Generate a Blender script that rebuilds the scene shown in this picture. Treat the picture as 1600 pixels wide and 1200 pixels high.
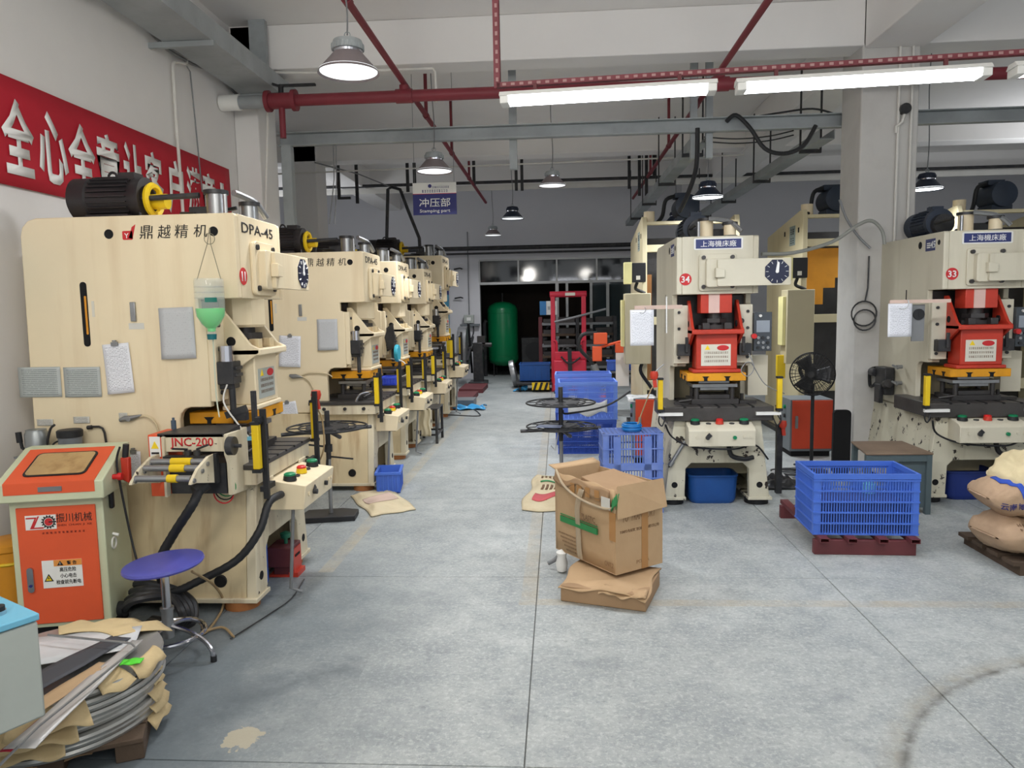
import bpy, bmesh, math, random
from math import sin, cos, pi, radians as R
from mathutils import Matrix, Vector, Euler
for o in list(bpy.data.objects): bpy.data.objects.remove(o)
SC = bpy.context.scene
COL = SC.collection
random.seed(7)

# ------------------------------------------------------------------ camera, world, lights, exposure
CAMH = 1.7
F, VX, VY, ROLL = 1150.0, 872.0, 481.0, 0.013
_y = Vector(((VX-800)/F, -(VY-600)/F, -1)).normalized()
_u = Vector((-ROLL, 1, 0)); _u = (_u - _y*_u.dot(_y)).normalized()
_x = _y.cross(_u)
CAMR = Matrix((_x, _y, _u))            # camera axes -> world axes
cam_data = bpy.data.cameras.new('camera')
cam_data.lens = F/1600*36; cam_data.sensor_width = 36; cam_data.clip_end = 100; cam_data.clip_start = .05
cam = bpy.data.objects.new('camera', cam_data); COL.objects.link(cam)
cam.matrix_world = Matrix.Translation((0, 0, CAMH)) @ CAMR.to_4x4()
SC.camera = cam
SC.view_settings.view_transform = 'Standard'
SC.view_settings.look = 'None'
SC.view_settings.gamma = 1.0
SC.view_settings.use_curve_mapping = False
SC.view_settings.exposure = 0.05

world = bpy.data.worlds.new('world'); SC.world = world
world.use_nodes = True
world.node_tree.nodes['Background'].inputs[0].default_value = (.93, .97, 1.0, 1)
world.node_tree.nodes['Background'].inputs[1].default_value = 0.9

def area(name, loc, rot, sx, sy, power, col=(1, 1, 1), spread=180):
    d = bpy.data.lights.new(name, 'AREA'); d.shape = 'RECTANGLE'; d.size = sx; d.size_y = sy
    d.energy = power; d.color = col; d.spread = R(spread)
    o = bpy.data.objects.new(name, d); COL.objects.link(o); o.location = loc; o.rotation_euler = rot
    return o
# added fill: unseen point lights that brighten the ceiling, walls and presses
def fill_point(loc, power, col):
    d = bpy.data.lights.new('fill_light', 'POINT'); d.energy = power; d.color = col; d.shadow_soft_size = .3
    o = bpy.data.objects.new('fill_light', d); COL.objects.link(o); o.location = loc
for (x, y, z, p) in ((-1.5, -.8, 3.3, 120), (1.4, -.8, 3.3, 75), (-1.3, 1.6, 3.3, 62), (7.5, 2.5, 3.2, 12), (7.5, 11.5, 3.2, 60), (-5.2, 14, 3.2, 45)):
    fill_point((x, y, z), p, (1, .96, .89) if y < 3 else (.93, .96, 1))

def ray(px, py):
    return CAMR @ Vector(((px-800)/F, -(py-600)/F, -1))
def pY(px, py, Y):
    d = ray(px, py); return Vector((0, 0, CAMH)) + d*(Y/d.y)
def pX(px, py, X):
    d = ray(px, py); return Vector((0, 0, CAMH)) + d*(X/d.x)
def pZ(px, py, Z=0.0):
    d = ray(px, py); return Vector((0, 0, CAMH)) + d*((Z-CAMH)/d.z)

# ------------------------------------------------------------------ materials
def S(r, g, b):
    f = lambda c: (c/12.92 if c <= .04045 else ((c+.055)/1.055)**2.4)
    return (f(r/255), f(g/255), f(b/255), 1)
MATS = {}
def mat(name, col, rough=.5, metal=0., dirt=None, amt=0., scale=6., var=.06, bump=0., streak=False, chip=None, chipamt=0., chipscale=14., spec=.4, coords='pos', alpha=1):
    """painted / bare surface: colour variation, dirt clouds or run streaks, chips showing another colour"""
    if name in MATS: return MATS[name]
    m = bpy.data.materials.new(name); m.use_nodes = True
    nt = m.node_tree; N = nt.nodes; L = nt.links
    b = N['Principled BSDF']
    b.inputs['Roughness'].default_value = rough; b.inputs['Metallic'].default_value = metal
    b.inputs['Specular IOR Level'].default_value = spec
    if alpha < 1: b.inputs['Alpha'].default_value = alpha
    g = N.new('ShaderNodeNewGeometry'); pos = g.outputs['Position']
    def noise(sc, det=4, vec=None, ro=.55):
        n = N.new('ShaderNodeTexNoise'); n.inputs['Scale'].default_value = sc; n.inputs['Detail'].default_value = det
        n.inputs['Roughness'].default_value = ro; L.new(vec or pos, n.inputs['Vector']); return n.outputs['Fac']
    def ramp(fac, lo, hi):
        r = N.new('ShaderNodeMapRange'); r.inputs[1].default_value = lo; r.inputs[2].default_value = hi; L.new(fac, r.inputs[0]); return r.outputs[0]
    def mix(fac, a, c):
        x = N.new('ShaderNodeMix'); x.data_type = 'RGBA'
        if isinstance(fac, float): x.inputs[0].default_value = fac
        else: L.new(fac, x.inputs[0])
        for i, q in ((6, a), (7, c)):
            if isinstance(q, tuple): x.inputs[i].default_value = q
            else: L.new(q, x.inputs[i])
        return x.outputs[2]
    def mul(a, k):
        x = N.new('ShaderNodeMath'); x.operation = 'MULTIPLY'; L.new(a, x.inputs[0]); x.inputs[1].default_value = k; return x.outputs[0]
    out = col
    if var:
        d = tuple(c*(1-var*2.2) for c in col[:3])+(1,); l = tuple(min(1, c*(1+var)) for c in col[:3])+(1,)
        out = mix(ramp(noise(scale*.5), .3, .7), d, l)
    if dirt is not None and amt > 0:
        if streak:
            mp = N.new('ShaderNodeMapping'); mp.inputs['Scale'].default_value = (1, 1, .09); L.new(pos, mp.inputs[0])
            f1 = ramp(noise(scale*2.2, 5, mp.outputs[0]), .52, .8)
        else:
            f1 = ramp(noise(scale, 6), .46, .78)
        out = mix(mul(f1, amt), out, dirt)
    if chip is not None and chipamt > 0:
        out = mix(ramp(noise(chipscale, 5, None, .65), .72-chipamt, .74-chipamt), out, chip)
    if isinstance(out, tuple): b.inputs['Base Color'].default_value = out
    else: L.new(out, b.inputs['Base Color'])
    if bump:
        bp = N.new('ShaderNodeBump'); bp.inputs['Strength'].default_value = bump; bp.inputs['Distance'].default_value = .01
        L.new(noise(scale*6, 5), bp.inputs['Height']); L.new(bp.outputs[0], b.inputs['Normal'])
    MATS[name] = m; return m
def emit(name, col, s):
    if name in MATS: return MATS[name]
    m = bpy.data.materials.new(name); m.use_nodes = True; b = m.node_tree.nodes['Principled BSDF']
    b.inputs['Base Color'].default_value = col; b.inputs['Emission Color'].default_value = col; b.inputs['Emission Strength'].default_value = s
    MATS[name] = m; return m
def glass(name, col, rough=.05, alpha=.25):
    """thin clear sheet or shell: mostly see-through with a glossy skin"""
    m = mat(name, col, rough, spec=.8, var=0, alpha=alpha); return m

cream = mat('cream_paint', S(233, 217, 184), .42, dirt=S(176, 138, 84), amt=.34, scale=2.6, streak=True, var=.035)
cream2 = mat('cream_paint_worn', S(216, 205, 178), .5, dirt=S(128, 92, 54), amt=.7, scale=4.2, streak=True, var=.05, chip=S(60, 46, 38), chipamt=.06, chipscale=16)
cream_d = mat('cream_paint_oily', S(216, 198, 160), .45, dirt=S(142, 96, 50), amt=.8, scale=4.2, streak=True, var=.06)
pale = mat('pale_green_cream', S(210, 204, 184), .45, dirt=S(140, 128, 96), amt=.4, scale=2.6, streak=True, var=.04)
pale_w = mat('pale_chipped', S(208, 203, 182), .5, dirt=S(128, 112, 84), amt=.5, scale=4, streak=True, var=.05, chip=S(48, 40, 36), chipamt=.125, chipscale=11)
khaki = mat('khaki_paint', S(190, 180, 150), .5, dirt=S(140, 124, 92), amt=.35, scale=2.6, streak=True, var=.04)
redp = mat('red_paint', S(198, 62, 44), .38, dirt=S(90, 26, 18), amt=.4, scale=7, var=.08)
orange = mat('orange_paint', S(226, 92, 52), .5, var=.03, dirt=S(150, 70, 50), amt=.15)
orange_y = mat('amber_paint', S(222, 150, 40), .5, var=.04, dirt=S(110, 70, 20), amt=.25)
yellow = mat('yellow_paint', S(232, 196, 30), .42, var=.04, dirt=S(130, 110, 20), amt=.2, scale=9)
amber = mat('die_plate_amber', S(226, 156, 28), .45, var=.05, dirt=S(90, 60, 20), amt=.3, scale=10)
black = mat('black_rubber', S(34, 35, 38), .55, var=.12)
blackm = mat('black_metal', S(46, 47, 50), .42, var=.15, dirt=S(90, 84, 78), amt=.35, scale=12)
motor_m = mat('motor_black', S(44, 42, 44), .45, var=.12, dirt=S(80, 66, 58), amt=.3)
navym = mat('motor_dark_blue', S(44, 54, 70), .5, var=.12)
steel = mat('bare_steel', S(158, 160, 162), .35, metal=.75, var=.08, dirt=S(80, 78, 76), amt=.4, scale=9)
steel_d = mat('dark_oily_steel', S(72, 70, 70), .4, metal=.45, var=.15, dirt=S(36, 32, 30), amt=.6, scale=9)
bolst = mat('oily_table_steel', S(78, 75, 73), .42, metal=.3, var=.12, dirt=S(34, 31, 29), amt=.6, scale=7, bump=.12)
galv = mat('galvanised_steel', S(166, 172, 174), .5, metal=.1, var=.1, dirt=S(104, 108, 108), amt=.4, scale=8)
chrome = mat('chrome', S(198, 198, 204), .16, metal=1, var=.03)
alu = mat('aluminium', S(178, 180, 180), .4, metal=.4, var=.05)
redpipe = mat('red_pipe_paint', S(126, 46, 56), .5, var=.08, dirt=S(96, 34, 40), amt=.4, scale=10)
redsteel = mat('brown_red_primer', S(104, 50, 54), .6, var=.1, dirt=S(66, 38, 40), amt=.5, scale=7)
white = mat('white_plastic', S(232, 232, 228), .45, var=.02)
cpvc = mat('white_conduit', S(220, 218, 212), .5, var=.03)
greenb = mat('green_button', S(20, 128, 84), .35, var=.03)
redb = mat('red_button', S(206, 40, 40), .35, var=.03)
blue_c = mat('blue_crate_plastic', S(72, 112, 206), .42, var=.06, dirt=S(52, 84, 168), amt=.3, scale=8)
blue_c2 = mat('blue_crate_faded', S(100, 126, 196), .55, var=.08, dirt=S(136, 146, 176), amt=.4, scale=7)
blue_t = mat('blue_tub_plastic', S(32, 84, 156), .4, var=.08, dirt=S(20, 50, 100), amt=.4, scale=5)
stoolb = mat('blue_seat', S(84, 86, 172), .3, var=.05)
greent = mat('green_tank_paint', S(10, 124, 76), .32, var=.06, dirt=S(6, 70, 48), amt=.3, scale=3)
stackred = mat('stacker_red', S(200, 44, 66), .42, var=.05, dirt=S(120, 30, 46), amt=.3)
carton_m = mat('cardboard', S(186, 156, 120), .85, var=.05, dirt=S(146, 116, 84), amt=.4, scale=6, bump=.06)
carton_d = mat('cardboard_dark', S(164, 134, 102), .9, var=.07, dirt=S(118, 92, 68), amt=.4, scale=7, bump=.06)
tape_m = mat('brown_tape', S(172, 126, 76), .35, var=.05)
sack_m = mat('woven_sack', S(206, 192, 160), .8, var=.07, dirt=S(150, 124, 92), amt=.4, scale=9, bump=.15)
sack_b = mat('brown_paper_sack', S(178, 150, 122), .8, var=.08, dirt=S(128, 104, 84), amt=.45, scale=9, bump=.2)
sack_y = mat('cream_paper_sack', S(214, 198, 158), .8, var=.06, dirt=S(160, 136, 104), amt=.35, scale=9, bump=.2)
kraft = mat('kraft_paper', S(206, 184, 140), .8, var=.08, dirt=S(140, 112, 76), amt=.4, scale=10, bump=.2)
film = mat('plastic_film', S(206, 208, 210), .3, var=.08, bump=.2, scale=8, spec=.6)
wood = mat('pallet_wood', S(92, 76, 62), .85, var=.15, dirt=S(40, 32, 28), amt=.5, scale=9, bump=.2)
dark = mat('dark_void', S(22, 22, 24), .9, var=0)
navy = mat('navy_print', S(40, 44, 112), .5, var=.02)
ink = mat('black_ink', S(36, 34, 34), .7, var=0)
redink = mat('red_ink', S(196, 44, 48), .6, var=0)
whiteink = mat('white_print', S(238, 238, 236), .6, var=0)
greenink = mat('green_print', S(48, 128, 72), .6, var=0)
orangeink = mat('orange_print', S(226, 150, 70), .6, var=0)
yellowink = mat('yellow_print', S(240, 208, 40), .6, var=0)
brownink = mat('brown_print', S(112, 84, 60), .8, var=0)
cyanp = mat('cyan_paint', S(110, 178, 206), .45, var=.05)
greyp = mat('grey_machine_paint', S(172, 178, 172), .5, var=.04, dirt=S(130, 134, 128), amt=.3)
greyd = mat('grey_panel_paint', S(112, 118, 122), .5, var=.05)
rust = mat('rusty_pad', S(168, 108, 60), .7, var=.12, dirt=S(100, 60, 36), amt=.5, scale=12)
greymetal = mat('grey_sheet', S(126, 128, 130), .5, metal=.2, var=.07)
bench_top = mat('bench_top_brown', S(128, 108, 90), .6, var=.1, dirt=S(70, 58, 50), amt=.5, scale=8)
bench_fr = mat('bench_frame_grey_green', S(86, 100, 104), .5, var=.06)
plaster = mat('white_plaster', S(232, 230, 228), .85, var=.02, dirt=S(176, 174, 172), amt=.18, scale=1.4)
plaster_c = mat('ceiling_plaster', S(238, 236, 234), .9, var=.025, dirt=S(190, 186, 182), amt=.2, scale=1.1)
plaster_b = mat('grey_wall_paint', S(208, 208, 212), .85, var=.02, dirt=S(176, 178, 182), amt=.2, scale=1.2)
bannerm = mat('red_banner_cloth', S(190, 34, 52), .7, var=.03)

def paper_mat(name, base, inkc, rows=34, dens=.5):
    """sheet with rows of print: bands along the sheet's height, broken by noise"""
    m = bpy.data.materials.new(name); m.use_nodes = True; nt = m.node_tree; N = nt.nodes; L = nt.links; b = N['Principled BSDF']
    b.inputs['Roughness'].default_value = .45
    tc = N.new('ShaderNodeTexCoord'); sp = N.new('ShaderNodeSeparateXYZ'); L.new(tc.outputs['UV'], sp.inputs[0])
    def M_(op, a, k=None, c=None):
        x = N.new('ShaderNodeMath'); x.operation = op
        for i, q in enumerate((a, k, c)):
            if q is None: continue
            if isinstance(q, (int, float)): x.inputs[i].default_value = q
            else: L.new(q, x.inputs[i])
        return x.outputs[0]
    fr = M_('FRACT', M_('MULTIPLY', sp.outputs[1], rows))
    line = M_('MULTIPLY', M_('GREATER_THAN', fr, .3), M_('LESS_THAN', fr, .72))
    mp = N.new('ShaderNodeMapping'); mp.inputs['Scale'].default_value = (46, rows*1.0, 1); L.new(tc.outputs['UV'], mp.inputs[0])
    nz = N.new('ShaderNodeTexNoise'); nz.inputs['Scale'].default_value = 1; nz.inputs['Detail'].default_value = 3; L.new(mp.outputs[0], nz.inputs[0])
    t = M_('GREATER_THAN', nz.outputs[0], 1-dens)
    mg = M_('MULTIPLY', M_('GREATER_THAN', sp.outputs[0], .08), M_('LESS_THAN', sp.outputs[0], .92))
    mv = M_('MULTIPLY', M_('GREATER_THAN', sp.outputs[1], .06), M_('LESS_THAN', sp.outputs[1], .94))
    fac = M_('MULTIPLY', M_('MULTIPLY', M_('MULTIPLY', line, t), M_('MULTIPLY', mg, mv)), .75)
    x = N.new('ShaderNodeMix'); x.data_type = 'RGBA'; L.new(fac, x.inputs[0]); x.inputs[6].default_value = base; x.inputs[7].default_value = inkc
    L.new(x.outputs[2], b.inputs['Base Color']); return m
paper_w = paper_mat('printed_paper', S(228, 230, 236), S(110, 112, 124))
paper_g = paper_mat('faded_sheet', S(188, 190, 192), S(164, 166, 170), 22, .4)
chart_m = paper_mat('printed_chart', S(178, 184, 182), S(104, 112, 112), 16, .62)
label_m = paper_mat('small_label', S(206, 204, 196), S(96, 96, 92), 6, .6)

# ------------------------------------------------------------------ mesh helpers
class MB:
    def __init__(s): s.v = []; s.f = []; s.mi = []; s.k = 0
    def m(s, k): s.k = k; return s
    def add(s, vs, fs):
        b = len(s.v); s.v += [tuple(v) for v in vs]; s.f += [tuple(b+i for i in f) for f in fs]; s.mi += [s.k]*len(fs); return s
    def box(s, x0, x1, y0, y1, z0, z1):
        return s.add([(x0, y0, z0), (x1, y0, z0), (x1, y1, z0), (x0, y1, z0), (x0, y0, z1), (x1, y0, z1), (x1, y1, z1), (x0, y1, z1)],
                     [(3, 2, 1, 0), (4, 5, 6, 7), (0, 1, 5, 4), (1, 2, 6, 5), (2, 3, 7, 6), (3, 0, 4, 7)])
    def hexa(s, b, t):
        return s.add(list(b)+list(t), [(3, 2, 1, 0), (4, 5, 6, 7), (0, 1, 5, 4), (1, 2, 6, 5), (2, 3, 7, 6), (3, 0, 4, 7)])
    def obox(s, c, sz, rot=(0, 0, 0)):
        M = Matrix.Translation(c) @ Euler(rot).to_matrix().to_4x4(); a, b, d = (q/2 for q in sz)
        P = [M @ Vector(p) for p in ((-a, -b, -d), (a, -b, -d), (a, b, -d), (-a, b, -d), (-a, -b, d), (a, -b, d), (a, b, d), (-a, b, d))]
        return s.hexa(P[:4], P[4:])
    def beam(s, p0, p1, w, h, up=(0, 0, 1)):
        p0 = Vector(p0); p1 = Vector(p1); d = (p1-p0).normalized(); up = Vector(up)
        if abs(d.dot(up)) > .98: up = Vector((1, 0, 0))
        a = d.cross(up).normalized()*w/2; b = d.cross(a).normalized()*h/2
        return s.hexa([p0-a-b, p0+a-b, p0+a+b, p0-a+b], [p1-a-b, p1+a-b, p1+a+b, p1-a+b])
    def cyl(s, p0, p1, r0, r1=None, n=16):
        r1 = r0 if r1 is None else r1; p0 = Vector(p0); p1 = Vector(p1); d = (p1-p0).normalized()
        a = d.orthogonal().normalized(); b = d.cross(a); vs = []
        for p, r in ((p0, r0), (p1, r1)):
            for i in range(n): t = 2*pi*i/n; vs.append(p+a*r*cos(t)+b*r*sin(t))
        fs = [(i, (i+1) % n, n+(i+1) % n, n+i) for i in range(n)] + [tuple(range(n-1, -1, -1)), tuple(range(n, 2*n))]
        return s.add(vs, fs)
    def tube(s, pts, r, n=8, closed=False):
        P = [Vector(p) for p in pts]; m = len(P); vs = []; fs = []; nrm = None
        for i, p in enumerate(P):
            a = P[i-1] if (i or closed) else P[i]; c = P[(i+1) % m] if (i < m-1 or closed) else P[i]
            d = (c-a).normalized()
            if nrm is None: nrm = d.orthogonal().normalized()
            nrm = (nrm-d*nrm.dot(d)).normalized(); b = d.cross(nrm); rr = r[i] if isinstance(r, (list, tuple)) else r
            vs += [p+nrm*rr*cos(2*pi*k/n)+b*rr*sin(2*pi*k/n) for k in range(n)]
        for i in range(m if closed else m-1):
            j = (i+1) % m
            fs += [(i*n+k, i*n+(k+1) % n, j*n+(k+1) % n, j*n+k) for k in range(n)]
        if not closed: fs += [tuple(range(n-1, -1, -1)), tuple((m-1)*n+k for k in range(n))]
        return s.add(vs, fs)
    def lathe(s, prof, n=24, c=(0, 0, 0), M=None):
        vs = []; fs = []; m = len(prof)
        for r, z in prof:
            for k in range(n):
                v = Vector((r*cos(2*pi*k/n), r*sin(2*pi*k/n), z)); v = M @ v if M else v
                vs.append(v+Vector(c))
        for i in range(m-1): fs += [(i*n+k, i*n+(k+1) % n, (i+1)*n+(k+1) % n, (i+1)*n+k) for k in range(n)]
        if prof[0][0] > 1e-4: fs.append(tuple(range(n-1, -1, -1)))
        if prof[-1][0] > 1e-4: fs.append(tuple((m-1)*n+k for k in range(n)))
        return s.add(vs, fs)
    def prism(s, poly, plane, d0, d1):
        q = {'xz': lambda a, b, d: (a, d, b), 'yz': lambda a, b, d: (d, a, b), 'xy': lambda a, b, d: (a, b, d)}[plane]
        n = len(poly); vs = [q(a, b, d0) for a, b in poly]+[q(a, b, d1) for a, b in poly]
        return s.add(vs, [tuple(range(n-1, -1, -1)), tuple(range(n, 2*n))]+[(i, (i+1) % n, n+(i+1) % n, n+i) for i in range(n)])
    def torus(s, c, Rr, r, axis=(0, 0, 1), n=32, k=8, a0=0, a1=2*pi):
        ax = Vector(axis).normalized(); a = ax.orthogonal().normalized(); b = ax.cross(a); full = a1-a0 > 2*pi-1e-3
        pts = [Vector(c)+a*Rr*cos(a0+(a1-a0)*i/n)+b*Rr*sin(a0+(a1-a0)*i/n) for i in range(n if full else n+1)]
        return s.tube(pts, r, k, full)
    def rrect(s, x0, x1, z0, z1, r, d0, d1, plane='xz', n=4):
        pts = []
        for cx, cz, a in ((x1-r, z1-r, 0), (x0+r, z1-r, pi/2), (x0+r, z0+r, pi), (x1-r, z0+r, 3*pi/2)):
            pts += [(cx+r*cos(a+pi/2*i/n), cz+r*sin(a+pi/2*i/n)) for i in range(n+1)]
        return s.prism(pts, plane, d0, d1)
    def quad(s, a, b, c, d): return s.add([a, b, c, d], [(0, 1, 2, 3)])
    def grid(s, fn, nu, nv, thick=0):
        P = [[Vector(fn(i/nu, j/nv)) for j in range(nv+1)] for i in range(nu+1)]
        vs = [p for row in P for p in row]; fs = [(i*(nv+1)+j, (i+1)*(nv+1)+j, (i+1)*(nv+1)+j+1, i*(nv+1)+j+1) for i in range(nu) for j in range(nv)]
        return s.add(vs, fs)
    def xf(s, M): s.v = [tuple(M @ Vector(v)) for v in s.v]; return s
    def build(s, name, mt=None, parent=None, bevel=0., seg=2, kind=None, label=None, thick=0., sub=0, ang=38):
        me = bpy.data.meshes.new(name); me.from_pydata(s.v, [], s.f)
        bm = bmesh.new(); bm.from_mesh(me); bmesh.ops.recalc_face_normals(bm, faces=bm.faces); bm.to_mesh(me); bm.free()
        for q in (mt if isinstance(mt, (list, tuple)) else [mt]): me.materials.append(q)
        for p, k in zip(me.polygons, s.mi): p.material_index = k; p.use_smooth = True
        me.set_sharp_from_angle(angle=R(ang))
        o = bpy.data.objects.new(name, me); COL.objects.link(o)
        if parent: o.parent = parent
        if thick: q = o.modifiers.new('thick', 'SOLIDIFY'); q.thickness = thick; q.offset = 0
        if bevel:
            q = o.modifiers.new('bevel', 'BEVEL'); q.width = bevel; q.segments = seg; q.limit_method = 'ANGLE'; q.angle_limit = R(40)
        if sub: q = o.modifiers.new('sub', 'SUBSURF'); q.levels = sub; q.render_levels = sub
        if kind: o['kind'] = kind
        if label: o['label'] = label
        return o

def tag(o, label, cat, group=None):
    o['label'] = label; o['category'] = cat
    if group: o['group'] = group
    return o
def thing(name, label, cat, loc=(0, 0, 0), rz=0., group=None):
    o = bpy.data.objects.new(name, None); COL.objects.link(o); o.location = loc; o.rotation_euler = (0, 0, rz); o.empty_display_size = .1
    return tag(o, label, cat, group)
def dup(root, loc, rz, label, group=None):
    c = root.copy(); COL.objects.link(c); c.location = loc; c.rotation_euler = (0, 0, rz); c['label'] = label
    if group: c['group'] = group
    kids = {}
    for o in list(bpy.data.objects): kids.setdefault(o.parent, []).append(o)
    def rec(a, b):
        for ch in kids.get(a, []):
            q = ch.copy(); COL.objects.link(q); q.parent = b; rec(ch, q)
    rec(root, c); return c
def struct(o, label=None):
    o['kind'] = 'structure'
    if label: o['label'] = label
    return o
FACE = {'-y': Matrix.Rotation(pi/2, 4, 'X'), '-x': Matrix.Rotation(-pi/2, 4, 'Z') @ Matrix.Rotation(pi/2, 4, 'X'),
        '+x': Matrix.Rotation(pi/2, 4, 'Z') @ Matrix.Rotation(pi/2, 4, 'X'), '+z': Matrix.Identity(4)}
def text(body, h, mt, at, face='-y', parent=None, name='lettering', width=None, bold=0., ext=.0012, shear=0., align='CENTER', M=None, space=1.0):
    """flat lettering of cap/character height h centred at `at` on a face"""
    c = bpy.data.curves.new('lettering', 'FONT'); c.body = body; c.size = 1; c.resolution_u = 2; c.offset = bold; c.shear = shear; c.space_character = space
    o = bpy.data.objects.new('lettering', c); COL.objects.link(o); bpy.context.view_layer.update()
    me = bpy.data.meshes.new_from_object(o.evaluated_get(bpy.context.evaluated_depsgraph_get()))
    bpy.data.objects.remove(o); bpy.data.curves.remove(c)
    xs = [v.co.x for v in me.vertices]; ys = [v.co.y for v in me.vertices]
    x0, x1, y0, y1 = min(xs), max(xs), min(ys), max(ys); sy = h/(y1-y0); sx = sy if width is None else width/(x1-x0)
    T = Matrix.Translation(at) @ (M if M is not None else FACE[face]) @ Matrix.Diagonal((sx, sy, 1, 1)) @ Matrix.Translation((-(x0+x1)/2, -(y0+y1)/2, 0))
    bm = bmesh.new(); bm.from_mesh(me)
    r = bmesh.ops.extrude_face_region(bm, geom=bm.faces[:])
    bmesh.ops.translate(bm, vec=(0, 0, ext), verts=[g for g in r['geom'] if isinstance(g, bmesh.types.BMVert)])
    bm.transform(T); bmesh.ops.recalc_face_normals(bm, faces=bm.faces); bm.to_mesh(me); bm.free()
    me.materials.clear(); me.materials.append(mt); me.name = name
    o = bpy.data.objects.new(name, me); COL.objects.link(o)
    if parent: o.parent = parent
    return o
def uvsheet(name, w, h, mt, parent=None, nu=6, nv=8, curl=.004, M=Matrix.Identity(4), thick=.0012):
    """sheet standing in local xz, facing -y, lower edge at z=0, with UVs"""
    me = bpy.data.meshes.new(name); vs = []; fs = []
    for i in range(nu+1):
        for j in range(nv+1):
            u, v = i/nu, j/nv
            vs.append(M @ Vector(((u-.5)*w, -curl*(1-v)**2*(1+sin(u*5)*.5)-.001, v*h)))
    fs = [(i*(nv+1)+j, (i+1)*(nv+1)+j, (i+1)*(nv+1)+j+1, i*(nv+1)+j+1) for i in range(nu) for j in range(nv)]
    me.from_pydata(vs, [], fs); uv = me.uv_layers.new(name='UVMap')
    for p in me.polygons:
        p.use_smooth = True
        for li in p.loop_indices:
            k = me.loops[li].vertex_index; uv.data[li].uv = ((k//(nv+1))/nu, (k % (nv+1))/nv)
    me.materials.append(mt); o = bpy.data.objects.new(name, me); COL.objects.link(o)
    if parent: o.parent = parent
    q = o.modifiers.new('thick', 'SOLIDIFY'); q.thickness = thick
    return o
def arc(c, r, a0, a1, n=6): return [(c[0]+r*cos(a0+(a1-a0)*i/n), c[1]+r*sin(a0+(a1-a0)*i/n)) for i in range(n+1)]
def cat_(p0, p1, sag, n=12):
    p0 = Vector(p0); p1 = Vector(p1); return [p0.lerp(p1, i/n)+Vector((0, 0, -sag*4*(i/n)*(1-i/n))) for i in range(n+1)]
def spline(pts, n=6):
    P = [Vector(p) for p in pts]; out = []
    for i in range(len(P)-1):
        a = P[max(i-1, 0)]; b = P[i]; c = P[i+1]; d = P[min(i+2, len(P)-1)]
        for k in range(n):
            t = k/n; out.append(.5*((2*b)+(c-a)*t+(2*a-5*b+4*c-d)*t*t+(3*b-a-3*c+d)*t**3))
    return out+[P[-1]]
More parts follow.
